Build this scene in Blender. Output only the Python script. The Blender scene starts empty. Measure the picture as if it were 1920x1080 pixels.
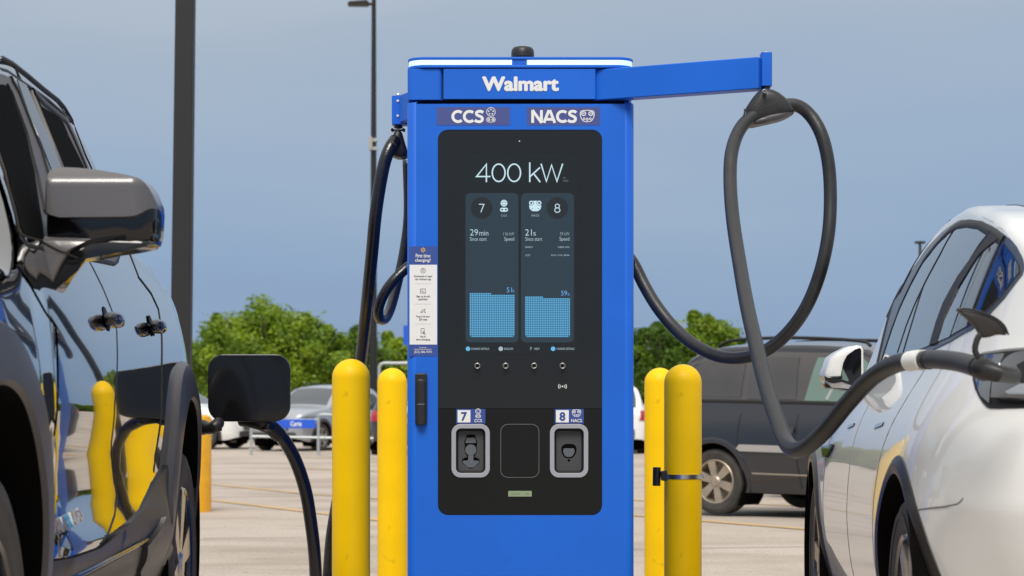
import bpy, bmesh, math, random
import numpy as np
from mathutils import Vector, Matrix
from mathutils.geometry import delaunay_2d_cdt
random.seed(7); np.random.seed(7)
S = bpy.context.scene
COL = S.collection
R = math.radians

# ------------------------------------------------------------ camera
F = 4000.0                      # focal length in pixels of the 1920 px photograph
HZ = 745.0                      # row of the horizon
CAMZ = 1.0
cam = bpy.data.cameras.new('camera')
cam.sensor_width = 36.0
cam.lens = F / 1920 * 36
cam.shift_y = (HZ - 540) / 1920
cam.clip_start = 0.1
cam.clip_end = 5000
cam.dof.use_dof = True
cam.dof.focus_distance = 8.2
cam.dof.aperture_fstop = 6.5
camo = bpy.data.objects.new('camera', cam)
camo.location = (0, 0, CAMZ)
camo.rotation_euler = (R(90), 0, 0)
COL.objects.link(camo)
S.camera = camo

# ------------------------------------------------------------ world and sun
SUN_EL, SUN_AZ = 52.0, 186.0     # azimuth clockwise from +Y: behind the camera, a little to the left
w = bpy.data.worlds.new('World'); S.world = w; w.use_nodes = True
nt = w.node_tree; nt.nodes.clear()
sky = nt.nodes.new('ShaderNodeTexSky'); sky.sky_type = 'NISHITA'; sky.sun_disc = False
sky.sun_elevation = R(SUN_EL); sky.sun_rotation = R(SUN_AZ)
tc = nt.nodes.new('ShaderNodeTexCoord')
sep = nt.nodes.new('ShaderNodeSeparateXYZ'); nt.links.new(tc.outputs['Generated'], sep.inputs[0])
mp = nt.nodes.new('ShaderNodeMapping'); mp.inputs['Scale'].default_value = (1.2, 1.2, 6.0)
nt.links.new(tc.outputs['Generated'], mp.inputs[0])
nz = nt.nodes.new('ShaderNodeTexNoise'); nz.inputs['Scale'].default_value = 2.6; nz.inputs['Detail'].default_value = 5
nz.inputs['Roughness'].default_value = 0.45
nt.links.new(mp.outputs[0], nz.inputs['Vector'])
m1 = nt.nodes.new('ShaderNodeMath'); m1.operation = 'MULTIPLY_ADD'
nt.links.new(nz.outputs['Fac'], m1.inputs[0]); m1.inputs[1].default_value = 0.14; m1.inputs[2].default_value = -0.07
m2 = nt.nodes.new('ShaderNodeMath'); m2.operation = 'ADD'
nt.links.new(sep.outputs['Z'], m2.inputs[0]); nt.links.new(m1.outputs[0], m2.inputs[1])
ramp = nt.nodes.new('ShaderNodeValToRGB'); cr = ramp.color_ramp
cr.elements[0].position = 0.0; cr.elements[0].color = (0.245, 0.355, 0.54, 1)
cr.elements[1].position = 1.0; cr.elements[1].color = (1.08, 1.05, 1.02, 1)
for p_, c_ in ((0.05, (0.275, 0.395, 0.58, 1)), (0.12, (0.345, 0.45, 0.605, 1)), (0.18, (0.415, 0.495, 0.60, 1)), (0.4, (0.70, 0.74, 0.79, 1))):
    e = cr.elements.new(p_); e.color = c_
nt.links.new(m2.outputs[0], ramp.inputs[0])
b1 = nt.nodes.new('ShaderNodeBackground'); b1.inputs[1].default_value = 0.07
nt.links.new(sky.outputs[0], b1.inputs[0])
b2 = nt.nodes.new('ShaderNodeBackground'); b2.inputs[1].default_value = 1.0
nt.links.new(ramp.outputs[0], b2.inputs[0])
mx = nt.nodes.new('ShaderNodeMixShader'); mx.inputs[0].default_value = 0.92
nt.links.new(b1.outputs[0], mx.inputs[1]); nt.links.new(b2.outputs[0], mx.inputs[2])
wo = nt.nodes.new('ShaderNodeOutputWorld'); nt.links.new(mx.outputs[0], wo.inputs[0])

sun = bpy.data.lights.new('sun', 'SUN'); sun.energy = 2.9; sun.angle = R(24); sun.color = (1.0, 0.95, 0.87)
suno = bpy.data.objects.new('sun', sun)
_d = Vector((math.sin(R(SUN_AZ)) * math.cos(R(SUN_EL)), math.cos(R(SUN_AZ)) * math.cos(R(SUN_EL)), math.sin(R(SUN_EL))))
suno.rotation_euler = _d.to_track_quat('Z', 'Y').to_euler()
suno.location = (0, 0, 30)
COL.objects.link(suno)
S.view_settings.view_transform = 'Standard'
S.view_settings.look = 'None'
S.view_settings.exposure = 0.0
S.view_settings.gamma = 1.0
S.view_settings.use_curve_mapping = False
S.render.engine = 'CYCLES'

# ------------------------------------------------------------ materials
def mat(name, col, rough=0.5, metal=0.0, coat=0.0, spec=0.5, emit=None, estr=1.0, var=0.0, vscale=6.0, bump=0.0, bscale=40.0,
        col2=None, trans=0.0, coat_rough=0.03, stretch=None, speck=0.0):
    m = bpy.data.materials.new(name); m.use_nodes = True
    n = m.node_tree; b = n.nodes['Principled BSDF']
    b.inputs['Base Color'].default_value = (*col, 1)
    b.inputs['Roughness'].default_value = rough
    b.inputs['Metallic'].default_value = metal
    b.inputs['Coat Weight'].default_value = coat
    b.inputs['Coat Roughness'].default_value = coat_rough
    b.inputs['Specular IOR Level'].default_value = spec
    if emit:
        b.inputs['Emission Color'].default_value = (*emit, 1); b.inputs['Emission Strength'].default_value = estr
    t = None
    if var > 0 or bump > 0:
        t = n.nodes.new('ShaderNodeTexCoord'); src = t.outputs['Object']
        if stretch:
            mpp = n.nodes.new('ShaderNodeMapping'); mpp.inputs['Scale'].default_value = stretch
            n.links.new(src, mpp.inputs[0]); src = mpp.outputs[0]
    if var > 0:
        z = n.nodes.new('ShaderNodeTexNoise'); z.inputs['Scale'].default_value = vscale; z.inputs['Detail'].default_value = 6
        n.links.new(src, z.inputs['Vector'])
        r = n.nodes.new('ShaderNodeValToRGB'); r.color_ramp.elements[0].position = 0.3; r.color_ramp.elements[1].position = 0.7
        c2 = col2 if col2 else tuple(min(1, c * (1 + var)) for c in col)
        c1 = col if col2 else tuple(c * (1 - var) for c in col)
        r.color_ramp.elements[0].color = (*c1, 1); r.color_ramp.elements[1].color = (*c2, 1)
        n.links.new(z.outputs['Fac'], r.inputs[0]); n.links.new(r.outputs[0], b.inputs['Base Color'])
        q = n.nodes.new('ShaderNodeMath'); q.operation = 'MULTIPLY_ADD'; q.inputs[1].default_value = 0.12 * min(1, var * 4)
        q.inputs[2].default_value = max(0, rough - 0.06 * min(1, var * 4)); n.links.new(z.outputs['Fac'], q.inputs[0]); n.links.new(q.outputs[0], b.inputs['Roughness'])
    if speck > 0:
        src_ = b.inputs['Base Color'].links[0].from_socket
        zz = n.nodes.new('ShaderNodeTexNoise'); zz.inputs['Scale'].default_value = 7.0; zz.inputs['Detail'].default_value = 9; zz.inputs['Roughness'].default_value = 0.72
        n.links.new(src, zz.inputs['Vector'])
        rr_ = n.nodes.new('ShaderNodeValToRGB'); rr_.color_ramp.elements[0].position = 0.30; rr_.color_ramp.elements[1].position = 0.40
        g_ = 1 - speck; rr_.color_ramp.elements[0].color = (g_, g_, g_, 1); rr_.color_ramp.elements[1].color = (1, 1, 1, 1)
        n.links.new(zz.outputs['Fac'], rr_.inputs[0])
        mm_ = n.nodes.new('ShaderNodeMix'); mm_.data_type = 'RGBA'; mm_.blend_type = 'MULTIPLY'; mm_.inputs[0].default_value = 1.0
        n.links.new(src_, mm_.inputs[6]); n.links.new(rr_.outputs[0], mm_.inputs[7]); n.links.new(mm_.outputs[2], b.inputs['Base Color'])
    if bump > 0:
        z2 = n.nodes.new('ShaderNodeTexNoise'); z2.inputs['Scale'].default_value = bscale; z2.inputs['Detail'].default_value = 4
        n.links.new(src, z2.inputs['Vector'])
        bp = n.nodes.new('ShaderNodeBump'); bp.inputs['Strength'].default_value = bump; bp.inputs['Distance'].default_value = 0.002
        n.links.new(z2.outputs['Fac'], bp.inputs['Height']); n.links.new(bp.outputs[0], b.inputs['Normal'])
    return m

M = {}
M['blue'] = mat('blue_powder_coat', (0.011, 0.128, 0.63), 0.42, spec=0.3, speck=0.06, var=0.05, vscale=3, bump=0.05, bscale=400)
M['navy'] = mat('navy_print', (0.055, 0.075, 0.26), 0.5)
M['navy2'] = mat('navy_label', (0.03, 0.07, 0.30), 0.5)
M['white_print'] = mat('white_print', (0.78, 0.78, 0.78), 0.5)
M['grey_print'] = mat('grey_print', (0.10, 0.11, 0.14), 0.5)
M['rule_print'] = mat('pale_rule_print', (0.55, 0.55, 0.57), 0.5)
M['yellow_print'] = mat('yellow_print', (0.8, 0.5, 0.08), 0.5)
M['panel'] = mat('black_glass_panel', (0.012, 0.013, 0.0135), 0.16, spec=0.45, var=0.03, vscale=2)
M['panel_low'] = mat('black_satin_panel', (0.006, 0.0066, 0.0066), 0.3, spec=0.3, var=0.03, vscale=2)
M['ptrim'] = mat('panel_shadow_line', (0.003, 0.003, 0.003), 0.6)
M['edge'] = mat('grey_panel_edge', (0.16, 0.17, 0.17), 0.4)  # plain grey for thin outlines and joints
M['screen'] = mat('lit_screen', (0.01, 0.012, 0.014), 0.18, spec=0.35, emit=(0.006, 0.0075, 0.008), estr=0.8)
M['card'] = mat('lit_screen_card', (0.01, 0.012, 0.014), 0.18, spec=0.35, emit=(0.022, 0.042, 0.060), estr=0.85)
M['card_dark'] = mat('lit_screen_disc', (0.01, 0.012, 0.014), 0.18, spec=0.35, emit=(0.014, 0.018, 0.021), estr=0.8)
M['glyph'] = mat('lit_glyphs', (0.02, 0.02, 0.02), 0.3, emit=(0.56, 0.76, 0.84), estr=1.0)
M['glyph2'] = mat('lit_small_glyphs', (0.02, 0.02, 0.02), 0.3, emit=(0.36, 0.47, 0.52), estr=1.0)
M['glyph3'] = mat('lit_faint_glyphs', (0.02, 0.02, 0.02), 0.3, emit=(0.16, 0.19, 0.20), estr=1.0)
M['dot'] = mat('lit_blue_dots', (0.01, 0.02, 0.03), 0.3, emit=(0.12, 0.46, 0.76), estr=1.0)
M['dotblue'] = mat('lit_blue_text', (0.01, 0.02, 0.03), 0.3, emit=(0.12, 0.38, 0.72), estr=1.0)
M['dotbase'] = mat('lit_chart_ground', (0.01, 0.02, 0.03), 0.3, emit=(0.010, 0.075, 0.16), estr=1.0)
M['strip'] = mat('lit_light_strip', (0.6, 0.7, 0.75), 0.4, emit=(0.42, 0.73, 0.93), estr=0.75)
M['lcd'] = mat('lcd', (0.26, 0.34, 0.21), 0.3, var=0.06, vscale=60)
M['blackpl'] = mat('black_plastic', (0.014, 0.014, 0.015), 0.42, var=0.2, vscale=30, bump=0.15, bscale=500)
M['rubber'] = mat('black_cable_rubber', (0.017, 0.017, 0.018), 0.40, spec=0.6, var=0.25, vscale=14, bump=0.25, bscale=160)
M['rubber_gl'] = mat('glossy_cable_jacket', (0.008, 0.008, 0.012), 0.22, spec=0.6, var=0.3, vscale=30, bump=0.5, bscale=90)
M['pocket'] = mat('grey_holster_plastic', (0.055, 0.056, 0.06), 0.5, bump=0.1, bscale=600)
M['pocket2'] = mat('grey_holster_insert', (0.11, 0.125, 0.145), 0.45)
M['frame'] = mat('silver_grey_frame', (0.36, 0.37, 0.42), 0.42, metal=0.15)
M['chrome'] = mat('steel', (0.62, 0.60, 0.57), 0.28, metal=1.0, var=0.1, vscale=50)
M['whitepl'] = mat('white_plastic', (0.72, 0.72, 0.70), 0.4)
M['yellow'] = mat('yellow_bollard_sleeve', (0.92, 0.565, 0.0), 0.46, spec=0.25, speck=0.35, var=0.05, vscale=5, bump=0.12, bscale=220)
M['yellow2'] = mat('yellow_painted_concrete', (0.80, 0.40, 0.010), 0.6, var=0.10, vscale=9, bump=0.5, bscale=30)
M['paint_line'] = mat('yellow_line_paint', (0.62, 0.39, 0.15), 0.8, var=0.1, vscale=3, col2=(0.44, 0.34, 0.22))
M['pole'] = mat('dark_pole_paint', (0.010, 0.0092, 0.0105), 0.55, var=0.08, vscale=4)
M['galv'] = mat('galvanised_tube', (0.42, 0.45, 0.46), 0.45, metal=0.4)
M['blacky'] = mat('black_car_paint', (0.006, 0.0065, 0.008), 0.05, coat=1.0, spec=1.0, coat_rough=0.01)
M['blacky'].node_tree.nodes['Principled BSDF'].inputs['Coat IOR'].default_value = 1.9
M['blacky'].node_tree.nodes['Principled BSDF'].inputs['IOR'].default_value = 1.9
M['blackgl'] = mat('gloss_black_trim', (0.006, 0.006, 0.007), 0.08, coat=0.1, spec=0.5)
M['mirrorcap'] = mat('grey_mirror_cap', (0.125, 0.118, 0.120), 0.30, metal=0.25, coat=0.5, coat_rough=0.08)
M['clad'] = mat('dark_cladding', (0.050, 0.046, 0.050), 0.36, var=0.06, vscale=5, bump=0.1, bscale=400)
M['clad_brown'] = mat('brown_cladding', (0.024, 0.020, 0.018), 0.36, var=0.1, vscale=5, bump=0.1, bscale=400)  # dark brownish cladding with slight random tone
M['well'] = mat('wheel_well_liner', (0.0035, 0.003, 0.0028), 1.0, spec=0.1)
M['tyre'] = mat('tyre_rubber', (0.030, 0.028, 0.027), 0.7, var=0.35, vscale=8, bump=0.3, bscale=120, col2=(0.062, 0.054, 0.046))
M['rimdark'] = mat('dark_gloss_rim', (0.02, 0.022, 0.03), 0.18, metal=0.6, coat=0.7)
M['rim'] = mat('silver_rim', (0.42, 0.40, 0.37), 0.35, metal=0.8, var=0.15, vscale=12)
M['rimtan'] = mat('gold_reflection_rim', (0.40, 0.34, 0.27), 0.42, metal=0.6, var=0.15, vscale=12)  # tan stands for gold reflections painted into the grey alloy
M['tint'] = mat('dark_tinted_glass', (0.012, 0.014, 0.016), 0.03, spec=0.7, coat=0.3)
M['cab_dark'] = mat('dark_cab_interior', (0.004, 0.004, 0.004), 0.9, spec=0.05)  # matte near-black sheet, the cab's shade put into the colour
M['glassgreen'] = mat('pale_green_glass', (0.13, 0.20, 0.17), 0.05, spec=0.7)
M['glassgrey'] = mat('dim_grey_glass', (0.075, 0.085, 0.095), 0.06, spec=0.7)
M['seal'] = mat('rubber_seal', (0.008, 0.008, 0.008), 0.6)
M['sealgrey'] = mat('taupe_window_frame', (0.085, 0.072, 0.065), 0.45)
M['white_paint'] = mat('white_car_paint', (0.82, 0.82, 0.80), 0.4, coat=0.8, coat_rough=0.02)
M['gap'] = mat('panel_gap', (0.20, 0.20, 0.20), 0.8)
M['trimgrey'] = mat('blue_grey_window_trim', (0.06, 0.075, 0.10), 0.3, metal=0.4)
M['redlamp'] = mat('red_lamp_lens', (0.45, 0.01, 0.02), 0.15, coat=0.8)
M['clearlamp'] = mat('clear_lamp_lens', (0.35, 0.37, 0.40), 0.12, coat=0.8, metal=0.5)
M['lampsmoke'] = mat('smoked_lamp_lens', (0.05, 0.052, 0.056), 0.12, coat=1.0)
M['vanpaint'] = mat('dark_blue_grey_car_paint', (0.023, 0.025, 0.033), 0.3, coat=0.9, metal=0.4)
M['vangrey'] = mat('dark_grey_roof_paint', (0.062, 0.057, 0.056), 0.35, coat=0.5)
M['moulding'] = mat('silver_moulding', (0.36, 0.34, 0.33), 0.45)
M['silver'] = mat('silver_car_paint', (0.42, 0.44, 0.48), 0.3, metal=0.5, coat=0.8)
M['tan'] = mat('tan_car_paint', (0.30, 0.255, 0.21), 0.4, metal=0.3, coat=0.5)
M['darkcar'] = mat('charcoal_car_paint', (0.03, 0.03, 0.034), 0.3, coat=0.8)
M['signblue'] = mat('blue_sign', (0.015, 0.10, 0.62), 0.45)
M['lampglass'] = mat('lamp_lens', (0.5, 0.5, 0.5), 0.3)
M['bark'] = mat('bark', (0.07, 0.055, 0.04), 0.9, var=0.3, vscale=8)
M['green_sticker'] = mat('green_cap', (0.02, 0.35, 0.22), 0.4)
M['lettersilver'] = mat('bright_badge_metal', (0.75, 0.75, 0.74), 0.15, metal=0.9)
M['letterblue'] = mat('blue_badge_enamel', (0.08, 0.42, 0.68), 0.25)
M['mirglass'] = mat('mirror_glass', (0.55, 0.58, 0.6), 0.02, metal=1.0)

def leafmat(name, a, b):
    m = bpy.data.materials.new(name); m.use_nodes = True
    n = m.node_tree; p = n.nodes['Principled BSDF']
    g = n.nodes.new('ShaderNodeNewGeometry')
    z = n.nodes.new('ShaderNodeTexNoise'); z.inputs['Scale'].default_value = 0.9; z.inputs['Detail'].default_value = 5
    n.links.new(g.outputs['Position'], z.inputs['Vector'])
    r = n.nodes.new('ShaderNodeValToRGB'); r.color_ramp.elements[0].position = 0.35; r.color_ramp.elements[1].position = 0.65
    r.color_ramp.elements[0].color = (*a, 1); r.color_ramp.elements[1].color = (*b, 1)
    n.links.new(z.outputs['Fac'], r.inputs[0]); n.links.new(r.outputs[0], p.inputs['Base Color'])
    p.inputs['Roughness'].default_value = 0.5
    t = n.nodes.new('ShaderNodeBsdfTranslucent'); n.links.new(r.outputs[0], t.inputs[0])
    mx = n.nodes.new('ShaderNodeMixShader'); mx.inputs[0].default_value = 0.42
    n.links.new(p.outputs[0], mx.inputs[1]); n.links.new(t.outputs[0], mx.inputs[2])
    n.links.new(mx.outputs[0], n.nodes['Material Output'].inputs[0])
    return m
M['vanglass'] = mat('sky_grey_privacy_glass', (0.050, 0.047, 0.046), 0.10, spec=0.8, var=0.12, vscale=2)  # brownish grey base paints the reflected sky into the dark glass
M['leaf'] = leafmat('bright_leaves', (0.10, 0.19, 0.010), (0.32, 0.44, 0.022))
M['leaf_dark'] = leafmat('dark_leaves', (0.060, 0.13, 0.012), (0.16, 0.27, 0.02))

def groundmat():
    m = bpy.data.materials.new('weathered_concrete'); m.use_nodes = True
    n = m.node_tree; b = n.nodes['Principled BSDF']; b.inputs['Roughness'].default_value = 0.85
    t = n.nodes.new('ShaderNodeTexCoord')
    def noise(scale, det, sc=(1, 1, 1)):
        mpp = n.nodes.new('ShaderNodeMapping'); mpp.inputs['Scale'].default_value = sc
        n.links.new(t.outputs['Object'], mpp.inputs[0])
        z = n.nodes.new('ShaderNodeTexNoise'); z.inputs['Scale'].default_value = scale; z.inputs['Detail'].default_value = det
        z.inputs['Roughness'].default_value = 0.6
        n.links.new(mpp.outputs[0], z.inputs['Vector']); return z.outputs['Fac']
    def ramp(src, p0, c0, p1, c1):
        r = n.nodes.new('ShaderNodeValToRGB'); r.color_ramp.elements[0].position = p0; r.color_ramp.elements[1].position = p1
        r.color_ramp.elements[0].color = (*c0, 1); r.color_ramp.elements[1].color = (*c1, 1)
        n.links.new(src, r.inputs[0]); return r.outputs[0]
    def mul(a, c, f=1.0):
        x = n.nodes.new('ShaderNodeMix'); x.data_type = 'RGBA'; x.blend_type = 'MULTIPLY'; x.inputs[0].default_value = f
        n.links.new(a, x.inputs[6]); n.links.new(c, x.inputs[7]); return x.outputs[2]
    base = ramp(noise(0.35, 6), 0.3, (0.45, 0.385, 0.325), 0.7, (0.50, 0.435, 0.37))
    st = ramp(noise(0.8, 8, (0.5, 0.9, 1)), 0.36, (0.76, 0.73, 0.70), 0.54, (1, 1, 1))
    sp = ramp(noise(38, 3), 0.35, (0.78, 0.77, 0.76), 0.6, (1.04, 1.04, 1.04))
    v = n.nodes.new('ShaderNodeTexVoronoi'); v.inputs['Scale'].default_value = 2.2; n.links.new(t.outputs['Object'], v.inputs['Vector'])
    pit = ramp(v.outputs['Distance'], 0.02, (0.35, 0.33, 0.3), 0.05, (1, 1, 1))
    c = mul(mul(mul(base, st), sp), pit)
    n.links.new(c, b.inputs['Base Color'])
    bp = n.nodes.new('ShaderNodeBump'); bp.inputs['Strength'].default_value = 0.3; bp.inputs['Distance'].default_value = 0.004
    n.links.new(noise(45, 4), bp.inputs['Height']); n.links.new(bp.outputs[0], b.inputs['Normal'])
    return m
M['ground'] = groundmat()

# ------------------------------------------------------------ object helpers
def tag(o, label=None, cat=None, group=None, kind=None):
    if label: o['label'] = label
    if cat: o['category'] = cat
    if group: o['group'] = group
    if kind: o['kind'] = kind
    return o

GS = 1.0                        # the charger, its arms and the bollards are laid out at 1/1.45 and set at their real size and distance
def gz(Y):                      # the car park falls gently away from the charger
    return -0.015 * (min(Y, 30) - 6)
def gmap(p):
    if GS == 1.0: return p
    x, y, z = p[0] * GS, p[1] * GS, p[2]
    if z >= 0.5: return (x, y, 1 - (1 - z) * GS)
    t = (z - gz(p[1])) / (0.5 - gz(p[1])); g = gz(y)
    return (x, y, g + t * (1 - 0.5 * GS - g))

def empty(name, loc=(0, 0, 0), rot=(0, 0, 0), label=None, cat=None, group=None):
    o = bpy.data.objects.new(name, None); o.location = gmap(loc); o.rotation_euler = rot; o.empty_display_size = 0.2
    COL.objects.link(o)
    return tag(o, label, cat, group)

def mesh(name, verts, faces, material, parent=None, smooth=False, bevel=0.0, bseg=2, normals=None, recalc=False, local=False, fmats=None):
    """verts in world coordinates unless local; a parent must be an unrotated empty or local=True"""
    me = bpy.data.meshes.new(name)
    if GS != 1.0 and not local: verts = [gmap(v) for v in verts]; bevel *= GS
    off = Vector((0, 0, 0))
    if parent is not None and not local:
        p = parent
        while p is not None:
            off += Vector(p.location); p = p.parent
    me.from_pydata([(v[0] - off[0], v[1] - off[1], v[2] - off[2]) for v in verts], [], faces)
    if isinstance(material, (list, tuple)):
        for q in material: me.materials.append(q)
    else:
        me.materials.append(material)
    if fmats is not None: me.polygons.foreach_set('material_index', fmats)
    if recalc:
        bm = bmesh.new(); bm.from_mesh(me); bmesh.ops.recalc_face_normals(bm, faces=bm.faces); bm.to_mesh(me); bm.free()
    if smooth:
        me.polygons.foreach_set('use_smooth', [True] * len(me.polygons))
        if normals is not None:
            me.normals_split_custom_set_from_vertices(normals)
        elif smooth == 'auto':
            me.set_sharp_from_angle(angle=R(38))
    me.update()
    o = bpy.data.objects.new(name, me); COL.objects.link(o)
    if parent is not None: o.parent = parent
    if bevel > 0:
        b = o.modifiers.new('bevel', 'BEVEL'); b.width = bevel; b.segments = bseg; b.limit_method = 'ANGLE'; b.angle_limit = R(40)
        me.polygons.foreach_set('use_smooth', [True] * len(me.polygons)); b.harden_normals = True
    return o

class MB:
    def __init__(s): s.v = []; s.f = []
    def add(s, v, f):
        n = len(s.v); s.v += [tuple(map(float, q)) for q in v]; s.f += [tuple(i + n for i in q) for q in f]; return s
    def box(s, x0, x1, y0, y1, z0, z1):
        return s.add([(x0, y0, z0), (x1, y0, z0), (x1, y1, z0), (x0, y1, z0), (x0, y0, z1), (x1, y0, z1), (x1, y1, z1), (x0, y1, z1)],
                     [(0, 3, 2, 1), (4, 5, 6, 7), (0, 1, 5, 4), (1, 2, 6, 5), (2, 3, 7, 6), (3, 0, 4, 7)])
    def prism(s, out, a, b, plane='xz'):
        """outline in the plane, extruded from a to b along the third axis"""
        n = len(out)
        def q(p, t): return (p[0], t, p[1]) if plane == 'xz' else ((p[0], p[1], t) if plane == 'xy' else (t, p[0], p[1]))
        v = [q(p, a) for p in out] + [q(p, b) for p in out]
        f = [tuple(range(n)), tuple(range(2 * n - 1, n - 1, -1))] + [(i, i + n, (i + 1) % n + n, (i + 1) % n) for i in range(n)]
        return s.add(v, f)
    def ring(s, outer, inner, a, b):
        n = len(outer)
        v = [(p[0], a, p[1]) for p in outer] + [(p[0], a, p[1]) for p in inner] + [(p[0], b, p[1]) for p in outer] + [(p[0], b, p[1]) for p in inner]
        f = []
        for i in range(n):
            j = (i + 1) % n
            f += [(i, j, n + j, n + i), (2 * n + i, 3 * n + i, 3 * n + j, 2 * n + j), (i, 2 * n + i, 2 * n + j, j), (n + i, n + j, 3 * n + j, 3 * n + i)]
        return s.add(v, f)
    def tube(s, pts, rad, n=12, caps=True):
        P = [Vector(p) for p in pts]; m = len(P)
        if not hasattr(rad, '__len__'): rad = [rad] * m
        T = [(P[min(i + 1, m - 1)] - P[max(i - 1, 0)]).normalized() for i in range(m)]
        up = Vector((0, 1, 0)) if abs(T[0].y) < 0.9 else Vector((1, 0, 0))
        nrm = T[0].cross(up).normalized()
        v = []; f = []
        for i in range(m):
            nrm = (nrm - T[i] * nrm.dot(T[i])).normalized(); bi = T[i].cross(nrm)
            for k in range(n):
                a = 2 * math.pi * k / n
                v.append(P[i] + (nrm * math.cos(a) + bi * math.sin(a)) * rad[i])
        for i in range(m - 1):
            for k in range(n):
                f.append((i * n + k, i * n + (k + 1) % n, (i + 1) * n + (k + 1) % n, (i + 1) * n + k))
        if caps: f += [tuple(range(n - 1, -1, -1)), tuple(range((m - 1) * n, m * n))]
        return s.add(v, f)
    def lathe(s, prof, c=(0, 0, 0), axis='z', n=32, closed=False):
        """profile (radius, height)"""
        v = []; f = []; m = len(prof)
        for i in range(n):
            a = 2 * math.pi * i / n; ca, sa = math.cos(a), math.sin(a)
            for r, h in prof:
                p = (r * ca, r * sa, h) if axis == 'z' else ((h, r * ca, r * sa) if axis == 'x' else (r * ca, h, r * sa))
                v.append((p[0] + c[0], p[1] + c[1], p[2] + c[2]))
        for i in range(n):
            j = (i + 1) % n
            for k in range(m - 1 if not closed else m):
                l = (k + 1) % m
                f.append((i * m + k, j * m + k, j * m + l, i * m + l))
        return s.add(v, f)
    def pillow(s, out, y0, depth, back=0.02, steps=6, power=0.5, cx=None, cz=None, edge=0.0):
        """outline in xz; domed toward -y by depth, flat at y0+back"""
        n = len(out)
        if cx is None: cx = sum(p[0] for p in out) / n
        if cz is None: cz = sum(p[1] for p in out) / n
        v = [(p[0], y0 + back, p[1]) for p in out]; rings = 1
        for i in range(steps):
            t = i / (steps - 1) * 0.985; k = math.cos(t * math.pi / 2) ** power; h = math.sin(t * math.pi / 2)
            v += [(cx + (p[0] - cx) * k, y0 - depth * h, cz + (p[1] - cz) * k) for p in out]; rings += 1
        f = [tuple(range(n - 1, -1, -1))]
        for r in range(rings - 1):
            for i in range(n):
                j = (i + 1) % n
                f.append((r * n + i, r * n + j, (r + 1) * n + j, (r + 1) * n + i))
        f.append(tuple(range((rings - 1) * n, rings * n)))
        return s.add(v, f)
    def build(s, name, material, parent=None, **k): return mesh(name, s.v, s.f, material, parent, **k)

def rrect(x0, x1, z0, z1, r, n=6):
    o = []
    for cx, cz, a0 in ((x1 - r, z1 - r, 0), (x0 + r, z1 - r, 90), (x0 + r, z0 + r, 180), (x1 - r, z0 + r, 270)):
        for i in range(n + 1):
            a = R(a0 + 90 * i / n); o.append((cx + r * math.cos(a), cz + r * math.sin(a)))
    return o
def circ(cx, cz, r, n=24, r2=None):
    r2 = r2 or r
    return [(cx + r * math.cos(2 * math.pi * i / n), cz + r2 * math.sin(2 * math.pi * i / n)) for i in range(n)]
def smooth_closed(pts, it=2):
    for _ in range(it):
        q = []
        for i in range(len(pts)):
            a, b = pts[i], pts[(i + 1) % len(pts)]
            q.append((a[0] * .75 + b[0] * .25, a[1] * .75 + b[1] * .25)); q.append((a[0] * .25 + b[0] * .75, a[1] * .25 + b[1] * .75))
        pts = q
    return pts
def spline(pts, k=8):
    P = [Vector(p) for p in pts]; P = [2 * P[0] - P[1]] + P + [2 * P[-1] - P[-2]]
    o = []
    for i in range(1, len(P) - 2):
        a, b, c, d = P[i - 1:i + 3]
        for j in range(k):
            t = j / k
            o.append(0.5 * ((2 * b) + (c - a) * t + (2 * a - 5 * b + 4 * c - d) * t * t + (3 * b - a - 3 * c + d) * t ** 3))
    o.append(P[-2]); return o
def at(px, py, Y):                 # a point of the place seen at that pixel, Y metres away
    return Vector(((px - 960) / F * Y, Y, CAMZ + (HZ - py) / F * Y))
def ground_at(px, py):
    lo, hi = 3.0, 400.0
    for _ in range(60):
        m = (lo + hi) / 2
        if HZ + F * (CAMZ - gz(m)) / m > py: lo = m
        else: hi = m
    return Vector(((px - 960) / F * lo, lo, gz(lo)))
def cdt_sheet(outer, holes=(), grid=None):
    pts = [Vector(p) for p in outer]; loops = [list(range(len(outer)))]
    edges = [(i, (i + 1) % len(outer)) for i in range(len(outer))]
    for h in holes:
        n = len(pts); pts += [Vector(p) for p in h]; edges += [(n + i, n + (i + 1) % len(h)) for i in range(len(h))]
    if grid: pts += [Vector(p) for p in grid]
    vo, eo, fo, _, _, _ = delaunay_2d_cdt(pts, edges, [], 1 if not holes else 2, 1e-7)
    V = [(p[0], p[1]) for p in vo]; Fc = []
    for f in fo:
        cx = sum(V[i][0] for i in f) / len(f); cz = sum(V[i][1] for i in f) / len(f)
        if inside(cx, cz, outer) and not any(inside(cx, cz, h) for h in holes): Fc.append(tuple(f))
    return V, Fc
def inside(x, y, poly):
    c = False; n = len(poly); j = n - 1
    for i in range(n):
        xi, yi = poly[i]; xj, yj = poly[j]
        if (yi > y) != (yj > y) and x < (xj - xi) * (y - yi) / (yj - yi) + xi: c = not c
        j = i
    return c

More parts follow.
